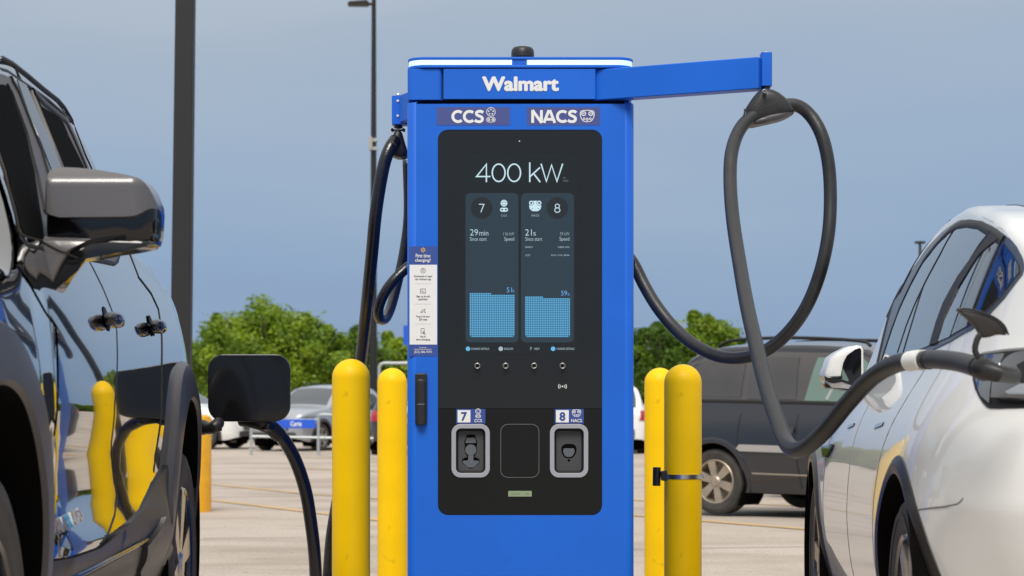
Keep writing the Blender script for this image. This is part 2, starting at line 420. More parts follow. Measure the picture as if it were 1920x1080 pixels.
# text -> flat mesh fitted to a rectangle of the xz plane
_glyph = {}
def text_mesh(s, bold=0.0, spacing=1.0):
    k = (s, bold, spacing)
    if k in _glyph: return _glyph[k]
    cu = bpy.data.curves.new('t', 'FONT'); cu.body = s; cu.size = 1.0; cu.offset = bold; cu.space_character = spacing
    cu.resolution_u = 4; cu.fill_mode = 'FRONT'
    o = bpy.data.objects.new('t', cu); COL.objects.link(o)
    dg = bpy.context.evaluated_depsgraph_get()
    me = bpy.data.meshes.new_from_object(o.evaluated_get(dg))
    v = [(q.co.x, q.co.y) for q in me.vertices]; f = [tuple(p.vertices) for p in me.polygons]
    bpy.data.objects.remove(o); bpy.data.curves.remove(cu); bpy.data.meshes.remove(me)
    xs = [a for a, b in v]; zs = [b for a, b in v]
    _glyph[k] = (v, f, min(xs), max(xs), min(zs), max(zs)); return _glyph[k]
def text_fit(mb, s, x0, x1, z0, z1, y, bold=0.0, spacing=1.0):
    v, f, a, b, c, d = text_mesh(s, min(bold, 0.0) if bold < 0 else 0.0, spacing)
    sh = [(0, 0)]
    if bold > 0:
        sh = [(bold * math.cos(t), bold * math.sin(t)) for t in np.linspace(0, 2 * math.pi, 13)[:-1]]
        if bold > 0.02: sh += [(bold * .5 * math.cos(t), bold * .5 * math.sin(t)) for t in np.linspace(0.3, 2 * math.pi + 0.3, 7)[:-1]]
        a -= bold; b += bold; c -= bold; d += bold
    for i, (dx, dz) in enumerate(sh):
        mb.add([(x0 + (p[0] + dx - a) / (b - a) * (x1 - x0), y - i * 0.00004, z0 + (p[1] + dz - c) / (d - c) * (z1 - z0)) for p in v], f)
    return mb

# ------------------------------------------------------------ ground
def strip(y0, y1, x=600.0, n=12, m='ground'):
    pass
ys = [-60, -5, 6, 12, 20, 30, 60, 120, 300, 1500]
xs = [-1500, -300, -60, -10, 10, 60, 300, 1500]
v = [(x, y, gz(y) if y > -5 else 0.165) for y in ys for x in xs]
f = [(j * 8 + i, j * 8 + i + 1, (j + 1) * 8 + i + 1, (j + 1) * 8 + i) for j in range(len(ys) - 1) for i in range(7)]
tag(mesh('ground', v, f, M['ground']), kind='structure')
def line(a, b, wd, name='parking_line', m_='paint_line', dz=0.007):
    A = ground_at(*a); B = ground_at(*b); A.z = 0; B.z = 0
    d = (B - A).normalized(); n = Vector((-d.y, d.x, 0)) * wd / 2
    v = []; k = 14
    for i in range(k + 1):
        p = A.lerp(B, i / k)
        for q in (p + n, p - n): v.append((q.x, q.y, gz(q.y) + dz))
    mesh(name, v, [(2 * i, 2 * i + 1, 2 * i + 3, 2 * i + 2) for i in range(k)], M[m_])['kind'] = 'structure'
M['joint'] = mat('concrete_joint_filler', (0.24, 0.20, 0.17), 0.9, var=0.3, vscale=6)
def joint(a, b, wd):
    line(a, b, wd, 'expansion_joint', 'joint', 0.0035)
line((395, 938), (1010, 1012), 0.17)
joint((380, 905), (1000, 903), 0.05); joint((380, 1010), (1000, 1003), 0.03); joint((1000, 895), (1640, 893), 0.05); joint((1000, 1032), (1640, 1024), 0.03)
joint((420, 868), (900, 867), 0.07)
line((1000, 952), (1640, 1003), 0.17)
line((380, 907), (960, 952), 0.14)
line((560, 879), (1000, 893), 0.16)
line((560, 858), (900, 862), 0.16)
line((1010, 925), (1330, 948), 0.14)
line((1370, 944), (1640, 955), 0.15)

# ------------------------------------------------------------ charger
Y0 = 5.65; GS = 1.45
def X(px): return (px - 960) / F * Y0
def Z(py): return CAMZ + (HZ - py) / F * Y0
KX = Y0 / F
def stroke(mb, pts, wpx, y=None):
    y = yt if y is None else y
    P = [Vector((X(a), Z(b))) for a, b in pts]; w_ = wpx * KX / 2; m = len(P); v = []
    for i in range(m):
        if i == 0: d = P[1] - P[0]
        elif i == m - 1: d = P[-1] - P[-2]
        else: d = (P[i + 1] - P[i]).normalized() + (P[i] - P[i - 1]).normalized()
        d = d.normalized(); nn = Vector((-d.y, d.x)); s_ = 1.0
        if 0 < i < m - 1: s_ = min(2.2, 1 / max(0.35, abs(nn.dot(Vector((-(P[i] - P[i - 1]).normalized().y, (P[i] - P[i - 1]).normalized().x))))))
        for q in (P[i] + nn * w_ * s_, P[i] - nn * w_ * s_): v.append((q.x, y, q.y))
    mb.add(v, [(2 * i, 2 * i + 1, 2 * i + 3, 2 * i + 2) for i in range(m - 1)])

def _arc(cx, cz, rx, rz, a0, a1, n=20): return [(cx + rx * math.cos(R(a)), cz + rz * math.sin(R(a))) for a in np.linspace(a0, a1, n)]
def _a(): return [[(.05, .60), (.13, .68), (.27, .725), (.42, .69), (.50, .60), (.51, .45), (.51, 0)], [(.51, .42), (.34, .42), (.17, .38), (.09, .28), (.09, .17), (.16, .09), (.28, .06), (.40, .10), (.50, .22)]]
GLY = {'C': (.86, [_arc(.52, .5, .40, .40, 48, 312)]), 'N': (.88, [[(.11, 0), (.11, 1)], [(.09, 1.0), (.79, 0.0)], [(.77, 0), (.77, 1)]]),
       'A': (.98, [[(.08, 0), (.46, 1.0)], [(.90, 0), (.52, 1.0)], [(.20, .28), (.78, .28)]]),
       'S': (.78, [[(.68, .80), (.55, .89), (.38, .905), (.22, .85), (.17, .73), (.22, .62), (.38, .54), (.52, .47), (.61, .37), (.60, .22), (.48, .11), (.32, .095), (.17, .13), (.05, .22)]]),
       'W': (1.40, [[(.10, 1), (.38, 0)], [(.34, 0), (.68, 1)], [(.64, 1), (.98, 0)], [(.94, 0), (1.24, 1)]]), 'a': (.66, _a()), 'l': (.27, [[(.13, 0), (.13, 1.04)]]),
       'm': (1.08, [[(.12, 0), (.12, .76)], [(.13, .42), (.19, .58), (.32, .67), (.46, .62), (.51, .48), (.51, 0)], [(.52, .42), (.58, .58), (.71, .67), (.85, .62), (.90, .48), (.90, 0)]]),
       'r': (.46, [[(.12, 0), (.12, .76)], [(.13, .40), (.18, .56), (.28, .645), (.43, .65)]]), 't': (.48, [[(.20, .98), (.20, .24), (.24, .13), (.33, .095), (.45, .10)], [(.02, .67), (.44, .67)]])}
def letters(mb, word, xa, xb, yt_, yb_, y, wt):
    tot = sum(GLY[c][0] for c in word); k = (xb - xa) / tot; H = yb_ - yt_; x = xa; i = 0
    for c in word:
        for pl in GLY[c][1]:
            P_ = [(x + p[0] * k, yb_ - p[1] * H) for p in pl]
            if len(P_) > 4: P_ = [(q[0], q[1]) for q in spline([(a, b, 0) for a, b in P_], 4)]
            stroke(mb, P_, wt * (H + k) / 2, y - i * 0.00004); i += 1
        x += GLY[c][0] * k
x0, x1 = X(763), X(1189)
yb = Y0 + 0.92
ch = empty('charging_station', ((x0 + x1) / 2, Y0 + 0.46, 0), label='tall blue fast charging station with black touch panel, lit screen and two swing arms', cat='charging station')
# cabinet shell with an open front that takes the black panel
rr = 0.024
plan = [(x0 + rr, Y0)] + [(x0 + rr - rr * math.sin(a), Y0 + rr - rr * math.cos(a)) for a in np.linspace(0.15, math.pi / 2, 6)] + \
       [(x0, yb - rr), (x0 + rr, yb), (x1 - rr, yb), (x1, yb - rr)] + \
       [(x1 - rr + rr * math.cos(a), Y0 + rr - rr * math.sin(a)) for a in np.linspace(0, math.pi / 2 - 0.15, 6)] + [(x1 - rr, Y0)]
zb_, zt_ = 0.10, Z(190.5)
n = len(plan); rows = [(zb_, 0), (zt_ - 0.006, 0), (zt_ - 0.002, 0.002), (zt_, 0.006)]
v = []
cxm, cym = (x0 + x1) / 2, (Y0 + yb) / 2
for z, ins in rows:
    for p in plan: v.append((p[0] + (ins if p[0] < cxm else -ins), p[1] + (ins if p[1] < cym else -ins), z))
f = [(j * n + i, j * n + i + 1, (j + 1) * n + i + 1, (j + 1) * n + i) for j in range(3) for i in range(n - 1)]
f.append(tuple(range(3 * n, 4 * n)))
PAN = rrect(X(821), X(1129), Z(966), Z(243), 19 * KX, 7)
fr = [(x0 + rr, zb_), (x1 - rr, zb_), (x1 - rr, zt_ - 0.006), (x0 + rr, zt_ - 0.006)]
V2, F2 = cdt_sheet(fr, [PAN])
k = len(v); v += [(p[0], Y0, p[1]) for p in V2]; f += [tuple(i + k for i in q) for q in F2]
# return of the opening
k = len(v); v += [(p[0], Y0, p[1]) for p in PAN] + [(p[0], Y0 + 0.02, p[1]) for p in PAN]; m_ = len(PAN)
f += [(k + i, k + (i + 1) % m_, k + m_ + (i + 1) % m_, k + m_ + i) for i in range(m_)]
mesh('cabinet', v, f, M['blue'], ch, smooth='auto')
MB().box(x0 + 0.02, x1 - 0.02, Y0 + 0.02, yb - 0.02, 0.0, zb_ - 0.002).build('plinth', M['blackpl'], ch)
MB().box(x0 + 0.012, x1 - 0.012, Y0 + 0.03, yb - 0.01, zt_ + 0.0005, Z(186)).build('neck', M['ptrim'], ch)
# header
def slab(mb, xa, xb, ya, y2, za, zb, r=0.02):
    return mb.prism(rrect(xa, xb, ya, y2, r, 6), za, zb, 'xy')
slab(MB(), x0 + 0.001, X(829.3), Y0 + 0.002, Y0 + 0.1, Z(187), Z(128.5), 0.012).build('header_panel', M['blue'], ch, bevel=0.0012)
MB().box(X(829), X(1116), Y0 + 0.012, Y0 + 0.06, Z(186.5), Z(129)).build('header_gap', M['ptrim'], ch)
slab(MB(), x0 + 0.003, x1 - 0.001, Y0 + 0.085, yb, Z(187), Z(128.5), 0.03).build('header_body', M['blue'], ch, bevel=0.001)
MB().box(X(831.5), X(1116.5), Y0 - 0.001, Y0 + 0.08, Z(186), Z(129)).build('sign_panel', M['blue'], ch, bevel=0.0015)
mb = MB(); text_fit(mb, 'Walmart', X(904), X(1048), Z(171.5), Z(143.5), Y0 - 0.0022, bold=0.048, spacing=1.02); mb.build('store_lettering', M['white_print'], ch)
# lit cap
def cap(name, ins, ya, yb2, m, r=0.05, xa=x0, xb=x1, bev=0.002):
    return slab(MB(), xa + ins, xb - ins, Y0 - 0.004 + ins, yb - 0.02, ya, yb2, r).build(name, m, ch, bevel=bev)
cap('cap_lip', 0.0, Z(127.5), Z(122.3), M['blue'])
cap('cap_core', 0.004, Z(122.3), Z(111.8), M['blue'], bev=0)
cap('cap_lid', 0.0005, Z(111.8), Z(106.8), M['blue'])
def light_strip(xa, xb, side):
    # follows the front edge and the rounded corner of the cap
    r = 0.046; y_ = Y0 - 0.0055 + 0.004; pts = []
    if side < 0:
        pts = [(x0 + 0.003, Y0 + 0.5)] + [(x0 + 0.003 + r - r * math.cos(a), y_ + r - r * math.sin(a)) for a in np.linspace(0, math.pi / 2, 10)] + [(xb, y_)]
    else:
        pts = [(xa, y_)] + [(x1 - 0.003 - r + r * math.sin(a), y_ + r - r * math.cos(a)) for a in np.linspace(0, math.pi / 2, 10)] + [(x1 - 0.003, Y0 + 0.5)]
    v = [(p[0], p[1], Z(121.6)) for p in pts] + [(p[0], p[1], Z(112.4)) for p in pts]; n = len(pts)
    v += [(p[0], p[1] + 0.003, Z(121.6)) for p in pts] + [(p[0], p[1] + 0.003, Z(112.4)) for p in pts]
    f = [(i, i + 1, n + i + 1, n + i) for i in range(n - 1)] + [(2 * n + i, 3 * n + i, 3 * n + i + 1, 2 * n + i + 1) for i in range(n - 1)]
    mesh('light_strip', v, f, M['strip'], ch)
light_strip(None, X(960), -1); light_strip(X(988), None, 1)
dz_ = at(980, 107, Y0 + 0.25)
MB().lathe([(0.0, 0.0285), (0.018, 0.028), (0.026, 0.0255), (0.0305, 0.019), (0.0318, 0.010), (0.0318, -0.001), (0.026, -0.002), (0.026, Z(106.8) - dz_.z)], (dz_.x, Y0 + 0.25, dz_.z), n=36).build('antenna_dome', M['blackpl'], ch, smooth='auto')
# black panel sheets (upper glass with the screen, lower fascia with the two holsters)
sp = 0.6 * KX; yp = Y0 + 0.0012
PANI = rrect(X(821) + sp, X(1129) - sp, Z(966) + sp, Z(243) - sp, 18.4 * KX, 7)
zs_ = Z(766)
MB().ring(PAN, PANI, Y0 + 0.0035, Y0 + 0.018).build('panel_seal', M['ptrim'], ch)
up = [p for p in PANI if p[1] > zs_]; lo = [p for p in PANI if p[1] < zs_]
xl, xr_ = X(821) + sp, X(1129) - sp
up = up[:len(up) // 2] + up[len(up) // 2:] 
upo = [(xr_, zs_ + 0.0006)] + up + [(xl, zs_ + 0.0006)]
loo = [(xl, zs_ - 0.0006)] + lo + [(xr_, zs_ - 0.0006)]
H1 = rrect(X(853), X(912), Z(889), Z(801), 9 * KX, 5)
H2 = rrect(X(1038), X(1097), Z(889), Z(801), 9 * KX, 5)
V2, F2 = cdt_sheet(upo); MB().add([(p[0], yp, p[1]) for p in V2], F2).build('touch_panel', M['panel'], ch)
V2, F2 = cdt_sheet(loo, [H1, H2]); fas = MB().add([(p[0], yp, p[1]) for p in V2], F2).build('lower_fascia', M['panel_low'], ch)
MB().box(xl, xr_, yp + 0.004, yp + 0.006, zs_ - 0.002, zs_ + 0.002).build('panel_joint', M['ptrim'], ch)
# card reader door outline on the fascia
o_ = rrect(X(938.5), X(1011), Z(895.5), Z(795), 14 * KX, 6); i_ = rrect(X(939.3), X(1010.2), Z(894.7), Z(795.8), 13.4 * KX, 6)
MB().ring(o_, i_, yp - 0.0008, yp).build('reader_door_edge', M['edge'], ch)
MB().prism(i_, yp - 0.0007, yp - 0.0002).build('reader_door', M['panel_low'], ch)
MB().prism(rrect(X(953), X(997), Z(931), Z(920.5), 0.0006, 2), yp - 0.0012, yp).build('meter_display', M['lcd'], ch)
for q, a, b in (('0.0.00', 959, 974), ('kWh', 984, 992)):
    mb = MB(); text_fit(mb, q, X(a), X(b), Z(928), Z(924.5), yp - 0.0014); mb.build('meter_digits', M['grey_print'], ch)

def holster(cx, kind, num, word):
    xa, xb = cx - 36 , cx + 36
    o = rrect(X(xa), X(xb), Z(895.5), Z(795), 17 * KX, 7); i = rrect(X(xa + 8.5), X(xb - 8.5), Z(887), Z(803.5), 9.5 * KX, 7)
    h = MB().ring(o, i, yp - 0.004, yp + 0.002).build('holster_frame', M['frame'], ch, bevel=0.0012)
    i2 = rrect(X(xa + 12.5), X(xb - 12.5), Z(883), Z(808), 6 * KX, 7)
    n = len(i); v = [(p[0], yp + 0.001, p[1]) for p in i] + [(p[0], yp + 0.016, p[1]) for p in i2]
    f = [(j, (j + 1) % n, n + (j + 1) % n, n + j) for j in range(n)]
    mesh('pocket_wall', v, f, M['blackpl'], h, smooth=True, local=False)
    if kind == 'ccs':
        hw = [(7.5, 814.8), (9, 820), (12.5, 829), (12, 833), (11, 836), (12, 842), (11, 848), (9, 853), (6.5, 856.5), (9.5, 858), (15, 860.5), (17, 865), (15.5, 870), (11, 872.5), (6, 874), (5.5, 877), (3, 879)]
    else:
        hw = [(6, 832.5), (11, 834.5), (14, 839), (14.3, 846), (12.5, 852), (9, 857), (5, 859.5)]
    hole = [(X(cx + a), Z(b)) for a, b in hw] + [(X(cx - a), Z(b)) for a, b in reversed(hw)]
    plate_o = [(X(xa + 12.5) , Z(883)), (X(xb - 12.5), Z(883)), (X(xb - 12.5), Z(808)), (X(xa + 12.5), Z(808))]
    holes = [hole]
    if kind != 'ccs': holes.append(circ(X(cx), Z(863.5), 2.6 * KX, 12))
    V2, F2 = cdt_sheet(plate_o, holes); mb = MB().add([(p[0], yp + 0.0155, p[1]) for p in V2], F2)
    for hh in holes:
        q = len(hh); mb.add([(p[0], yp + 0.0155, p[1]) for p in hh] + [(p[0], yp + 0.04, p[1]) for p in hh], [(a, (a + 1) % q, q + (a + 1) % q, q + a) for a in range(q)])
    mb.build('holster_plate', M['pocket'], h)
    MB().box(X(xa + 12.5), X(xb - 12.5), yp + 0.04, yp + 0.042, Z(883), Z(808)).build('pocket_back', M['ptrim'], h)
    if kind == 'ccs':
        mb = MB().prism(circ(X(cx), Z(844), 10.5 * KX, 24), yp + 0.019, yp + 0.039)
        mb.build('socket_insert', M['pocket2'], h)
        MB().prism([(X(cx - 5), Z(870)), (X(cx + 5), Z(870)), (X(cx + 5), Z(850)), (X(cx - 5), Z(850))], yp + 0.0195, yp + 0.038).build('socket_insert', M['pocket2'], h)
        MB().prism([(X(cx - 4.5), Z(877)), (X(cx + 4.5), Z(877)), (X(cx + 15.5), Z(868)), (X(cx + 15), Z(864)), (X(cx - 15), Z(864)), (X(cx - 15.5), Z(868))], yp + 0.0200, yp + 0.037).build('socket_insert', M['pocket2'], h)
        MB().prism([(X(cx - 10.5), Z(831)), (X(cx + 10.5), Z(831)), (X(cx + 8), Z(821)), (X(cx - 8), Z(821))], yp + 0.0205, yp + 0.038).build('socket_insert', M['pocket2'], h)
    else:
        q = [(9.5, 841), (11, 847), (8, 854), (4, 857)]
        MB().prism([(X(cx + a), Z(b)) for a, b in q] + [(X(cx - a), Z(b)) for a, b in reversed(q)], yp + 0.020, yp + 0.038).build('socket_insert', M['pocket2'], h)
    # numbered sticker
    s0, s1 = cx - 27, cx + 27.5
    st = MB().box(X(s0), X(s1), yp - 0.0010, yp, Z(794), Z(766.8)).build('number_sticker', M['navy2'], ch)
    MB().box(X(s0 + 2.5), X(s0 + 26.5), yp - 0.0016, yp - 0.0009, Z(792), Z(769)).build('number_field', M['white_print'], st)
    mb = MB(); text_fit(mb, num, X(s0 + 9), X(s0 + 20), Z(789), Z(772.5), yp - 0.0020, bold=0.03); mb.build('number', M['navy2'], st)
    mb = MB(); c0 = s0 + 41
    text_fit(mb, word, X(c0 - (7 if len(word) == 3 else 10)), X(c0 + (7 if len(word) == 3 else 10)), Z(791.5), Z(785.6), yp - 0.0016, bold=0.02)
    if kind == 'ccs':
        icon_ccs(mb, c0, 775.2, 5.3, yp - 0.0016)
    else:
        icon_nacs(mb, c0, 775, 8.5, yp - 0.0016)
    mb.build('plug_symbol', M['white_print'], st)
def ringp(mb, cx, cy, ro, ri, y, sx=1.0, n=24):
    a = circ(X(cx), Z(cy), ro * KX * sx, n, ro * KX); b = circ(X(cx), Z(cy), (ro * sx - (ro - ri)) * KX, n, ri * KX)
    m = len(a); mb.add([(p[0], y, p[1]) for p in a] + [(p[0], y, p[1]) for p in b], [(i, (i + 1) % m, m + (i + 1) % m, m + i) for i in range(m)])
def discp(mb, cx, cy, r, y, n=16): mb.add([(p[0], y, p[1]) for p in circ(X(cx), Z(cy), r * KX, n)], [tuple(range(n))])
def pillp(mb, cx, cy, hw, hh, t, y):
    a = rrect(X(cx - hw), X(cx + hw), Z(cy + hh), Z(cy - hh), hh * KX * 0.98, 6); b = rrect(X(cx - hw + t), X(cx + hw - t), Z(cy + hh - t), Z(cy - hh + t), (hh - t) * KX * 0.98, 6)
    m = len(a); mb.add([(p[0], y, p[1]) for p in a] + [(p[0], y, p[1]) for p in b], [(i, (i + 1) % m, m + (i + 1) % m, m + i) for i in range(m)])
def icon_ccs(mb, cx, cy, r, y):
    # round inlet above a two-pin pill
    t = max(0.9, r * 0.13)
    ringp(mb, cx, cy - r * 0.75, r, r - t, y)
    for a in (90, 162, 234, 306, 18): discp(mb, cx + math.cos(R(a)) * r * 0.52, cy - r * 0.75 - math.sin(R(a)) * r * 0.52, r * 0.17, y, 10)
    pillp(mb, cx, cy + r * 0.95, r, r * 0.58, t, y)
    for s in (-1, 1): ringp(mb, cx + s * r * 0.45, cy + r * 0.95, r * 0.3, r * 0.12, y, n=12)
def icon_nacs(mb, cx, cy, r, y):
    pts = [(-0.75, -0.85), (0.75, -0.85), (1.0, -0.55), (1.0, -0.05), (0.8, 0.45), (0.45, 0.8), (-0.45, 0.8), (-0.8, 0.45), (-1.0, -0.05), (-1.0, -0.55)]
    a = smooth_closed(pts, 2); k = 1 - max(1.0, r * 0.12) / r
    A = [(X(cx + p[0] * r), Z(cy + p[1] * r)) for p in a]; B = [(X(cx + p[0] * r * k), Z(cy + p[1] * r * k)) for p in a]; m = len(A)
    mb.add([(p[0], y, p[1]) for p in A] + [(p[0], y, p[1]) for p in B], [(i, (i + 1) % m, m + (i + 1) % m, m + i) for i in range(m)])
    for s in (-1, 1):
        ringp(mb, cx + s * r * 0.48, cy - r * 0.35, r * 0.33, r * 0.2, y, n=14); discp(mb, cx + s * r * 0.48, cy - r * 0.35, r * 0.09, y, 8)
        ringp(mb, cx + s * r * 0.42, cy + r * 0.35, r * 0.17, r * 0.08, y, n=10)
    ringp(mb, cx, cy + r * 0.42, r * 0.2, r * 0.09, y, n=10)
holster(882.5, 'ccs', '7', 'CCS')
holster(1067, 'nacs', '8', 'NACS')

# print above the panel
for xa, xb, word, tx0, tx1 in ((819, 956, 'CCS', 846.5, 907.5), (988, 1125, 'NACS', 996.5, 1082)):
    d = MB().box(X(xa), X(xb), Y0 - 0.0006, Y0 + 0.0004, Z(234.8), Z(201)).build('connector_decal', M['navy'], ch)
    mb = MB(); letters(mb, word, tx0 - 0.5, tx1 + 1, 206.5, 230.5, Y0 - 0.0011, 0.215)
    if word == 'CCS': icon_ccs(mb, 920.5, 216.3, 8.6, Y0 - 0.0011)
    else: icon_nacs(mb, 1101, 218, 13.8, Y0 - 0.0011)
    mb.build('connector_lettering', M['white_print'], d)

# screen
ys_ = yp - 0.0006
mb = MB(); mb.add([(X(868), ys_, Z(662)), (X(1082), ys_, Z(662)), (X(1082), ys_, Z(288)), (X(868), ys_, Z(288))], [(0, 1, 2, 3)])
scr = mb.build('screen', M['screen'], ch)
yc = ys_ - 0.0004
for a, b in ((873, 972), (977, 1076)):
    o = rrect(X(a), X(b), Z(642), Z(362), 9 * KX, 6)
    MB().add([(p[0], yc, p[1]) for p in o], [tuple(range(len(o)))]).build('status_card', M['card'], scr)
for a in (903, 1045):
    mb = MB(); discp(mb, a, 390, 20.5, yc - 0.0003, 40); mb.build('port_disc', M['card_dark'], scr)
yt = yc - 0.0006
mb = MB(); W_ = 2.6
stroke(mb, [(912, 341.5), (912, 308), (893.5, 331), (919.5, 331)], W_)
for cxx in (935, 964):
    e = [(cxx + 12 * math.cos(a), 324 + 16.3 * math.sin(a)) for a in np.linspace(0, 2 * math.pi, 41)]; stroke(mb, e, W_)
stroke(mb, [(993.3, 304.5), (993.3, 341.5)], W_); stroke(mb, [(1012.5, 314), (994, 331)], W_); stroke(mb, [(1000.5, 325.5), (1013, 341.5)], W_)
stroke(mb, [(1014.5, 307), (1024.5, 340.2), (1034.2, 309.5), (1044.2, 340.2), (1055, 307)], W_)
mb.build('power_reading', M['glyph'], scr)
mb = MB()
stroke(mb, [(898, 383), (907.5, 383), (901.5, 398)], 1.5)
mb.build('port_number', M['glyph'], scr); mb = MB()
stroke(mb, [(1045 + 4.0 * math.cos(a), 386.3 + 3.6 * math.sin(a)) for a in np.linspace(0, 2 * math.pi, 21)], 1.5)
stroke(mb, [(1045 + 4.9 * math.cos(a), 394 + 4.2 * math.sin(a)) for a in np.linspace(0, 2 * math.pi, 21)], 1.5)
mb.build('port_number', M['glyph'], scr)
mb = MB()
def cut_disc(mb, cx, cy, r, holes):
    V2, F2 = cdt_sheet(circ(X(cx), Z(cy), r * KX, 24), [circ(X(a), Z(b), q * KX, 8) for a, b, q in holes]); mb.add([(p[0], yt, p[1]) for p in V2], F2)
cut_disc(mb, 945, 381, 6.3, [(945 + 3.6 * math.cos(R(a)), 381 - 3.6 * math.sin(R(a)), 1.1) for a in (20, 160, 235, 305, 90)])
V2, F2 = cdt_sheet(rrect(X(937.5), X(952.5), Z(397), Z(389.5), 3.6 * KX, 5), [circ(X(941.5), Z(393.2), 1.8 * KX, 10), circ(X(948.5), Z(393.2), 1.8 * KX, 10)]); mb.add([(p[0], yt, p[1]) for p in V2], F2)
mb.build('plug_symbol', M['glyph'], scr); mb = MB()
nx = [(-7, 376.5), (7, 376.5), (11.5, 386), (10, 392), (5, 396), (-5, 396), (-10, 392), (-11.5, 386)]
V2, F2 = cdt_sheet([(X(1003.5 + a), Z(b)) for a, b in nx], [circ(X(1003.5), Z(393), 1.3 * KX, 8), circ(X(998), Z(391.6), 1.2 * KX, 8), circ(X(1009), Z(391.6), 1.2 * KX, 8)]); mb.add([(p[0], yt, p[1]) for p in V2], F2)
mb.build('plug_symbol', M['glyph'], scr)
for s in (-1, 1):
    mb = MB(); discp(mb, 1003.5 + s * 7.4, 380.5, 5.0, yt - 0.0001); mb.build('plug_symbol', M['card'], scr)
mb = MB()
for s in (-1, 1): ringp(mb, 1003.5 + s * 7.4, 380.5, 4.2, 1.9, yt - 0.0002, n=16)
for s in (-1, 0, 1): discp(mb, 1003.5 + s * 4.6, 392.5 + (1 - abs(s)) * .6, 1.3, yt - 0.0002, 10)
mb.build('plug_symbol', M['glyph'], scr)
def T(s, a, b, c, d, bold=0.0, sp_=1.0, m='glyph2', name='screen_text'):
    mb = MB(); text_fit(mb, s, X(a), X(b), Z(d), Z(c), yt, bold, sp_); mb.build(name, M[m], scr)
for q in (('29', 881.5, 896, 430, 441.5, -0.014), ('min', 898.5, 915.5, 432.5, 441.5, -0.014), ('21', 985, 997, 430, 441.5, -0.014), ('s', 1000, 1004.6, 435.5, 441.5, -0.014)):
    T(*q, m='glyph', name='session_time')
for q in (('CCS', 940, 950, 402.5, 406, 0.01, 1.4), ('NACS', 997, 1010.5, 402, 406, 0.01, 1.4),
          ('Since start', 881, 912.5, 444.5, 451.5), ('Speed', 945.5, 964, 444.5, 453.3), ('116 kW', 944, 964, 435.5, 441.5, -0.014),
          ('Since start', 985, 1016.5, 444.5, 451.5), ('Speed', 1049, 1067.5, 444.5, 453.3), ('59 kW', 1050, 1067.5, 435.5, 441.5, -0.014),
          ('ENERGY', 985, 999.5, 461.8, 465), ('0.0804 kWh', 1046, 1067.5, 461.8, 465),
          ('COST', 985, 994.5, 477, 480.3), ('$0.42 / kWh', 1033.5, 1055, 477, 480.3), ('$0.06', 1057.5, 1067.5, 477, 480.3, 0.01),
          ('CHARGE DETAILS', 883.5, 917, 652, 656, 0.005, 1.1), ('ENGLISH', 945.5, 962, 652, 656, 0.005, 1.1),
          ('HELP', 1002, 1011.5, 652, 656, 0.005, 1.1), ('CHARGE DETAILS', 1043.5, 1077, 652, 656, 0.005, 1.1), ('?', 994, 997, 650.5, 656.5)): T(*q)
T('DC', 1056, 1061, 332, 335, m='glyph3'); T('MAX', 1056, 1066, 337.5, 340.8, m='glyph3')
for q in (('51', 950, 960, 539, 548.2, -0.003), ('%', 960.8, 964.5, 543.5, 548.2), ('59', 1052, 1063, 545, 554.2, -0.003), ('%', 1063.8, 1068, 549.5, 554.2)):
    T(*q, m='dotblue', name='charge_percentage')
for a, m_n in ((877.5, 'dot'), (1037, 'dot'), (939, 'glyph2')):
    mb = MB(); discp(mb, a, 654, 4.2, yt, 20); mb.build('option_dot', M[m_n], scr)
for xa, top, step, nx_ in ((880.5, 549.2, 921, 0), (984.5, 555.6, 1018, 1)):
    g = MB(); g.add([(X(xa), yt + 0.0003, Z(632.3)), (X(xa + 84.5), yt + 0.0003, Z(632.3)), (X(xa + 84.5), yt + 0.0003, Z(top + 3.3)), (X(step), yt + 0.0003, Z(top + 3.3)), (X(step), yt + 0.0003, Z(top)), (X(xa), yt + 0.0003, Z(top))], [(0, 1, 2, 3, 4, 5)])
    g.build('chart_ground', M['dotbase'], scr)
    d = MB(); nc = 25; pit = 84.5 / nc; nr = int(round((632.3 - top) / pit)); pz = (632.3 - top) / nr
    for r_ in range(nr):
        for c_ in range(nc):
            cx_ = xa + (c_ + .5) * pit; cy_ = 632.3 - (r_ + .5) * pz
            if cy_ < top + 3 and cx_ > step: continue
            if r_ == 0 and c_ in (0, nc - 1): continue
            s_ = 1.12; d.add([(X(cx_ - s_), yt, Z(cy_ + s_)), (X(cx_ + s_), yt, Z(cy_ + s_)), (X(cx_ + s_), yt, Z(cy_ - s_)), (X(cx_ - s_), yt, Z(cy_ - s_))], [(0, 1, 2, 3)])
    tag(d.build('chart_dots', M['dot'], scr), kind='stuff')
# camera eye, push buttons, contactless mark
MB().prism(circ(X(974), Z(264.5), 1.2 * KX, 12), yp - 0.0008, yp).build('camera_eye', M['white_print'], ch)
for a in (895, 948, 1001.3, 1054.6):
    b_ = MB().lathe([(3.2 * KX, 0.0), (3.4 * KX, -0.003), (4.6 * KX, -0.0142), (5.8 * KX, -0.0035), (6.3 * KX, 0.0)], (X(a), yp, Z(686)), 'y', 28).build('push_button', M['chrome'], ch, smooth=True)
    MB().lathe([(0.0, -0.0022), (3.0 * KX, -0.0020), (3.4 * KX, -0.0006)], (X(a), yp, Z(686.2)), 'y', 20).build('button_face', M['blackpl'], b_, smooth=True)
mb = MB(); discp(mb, 1054.7, 724.5, 1.5, yp - 0.001)
for s in (-1, 1):
    for r_ in (4.6, 7.6):
        stroke(mb, [(1054.7 + s * r_ * math.cos(a), 724.5 + r_ * 0.85 * math.sin(a)) for a in np.linspace(-0.7, 0.7, 9)], 1.2, yp - 0.001)
mb.build('contactless_mark', M['white_print'], ch)
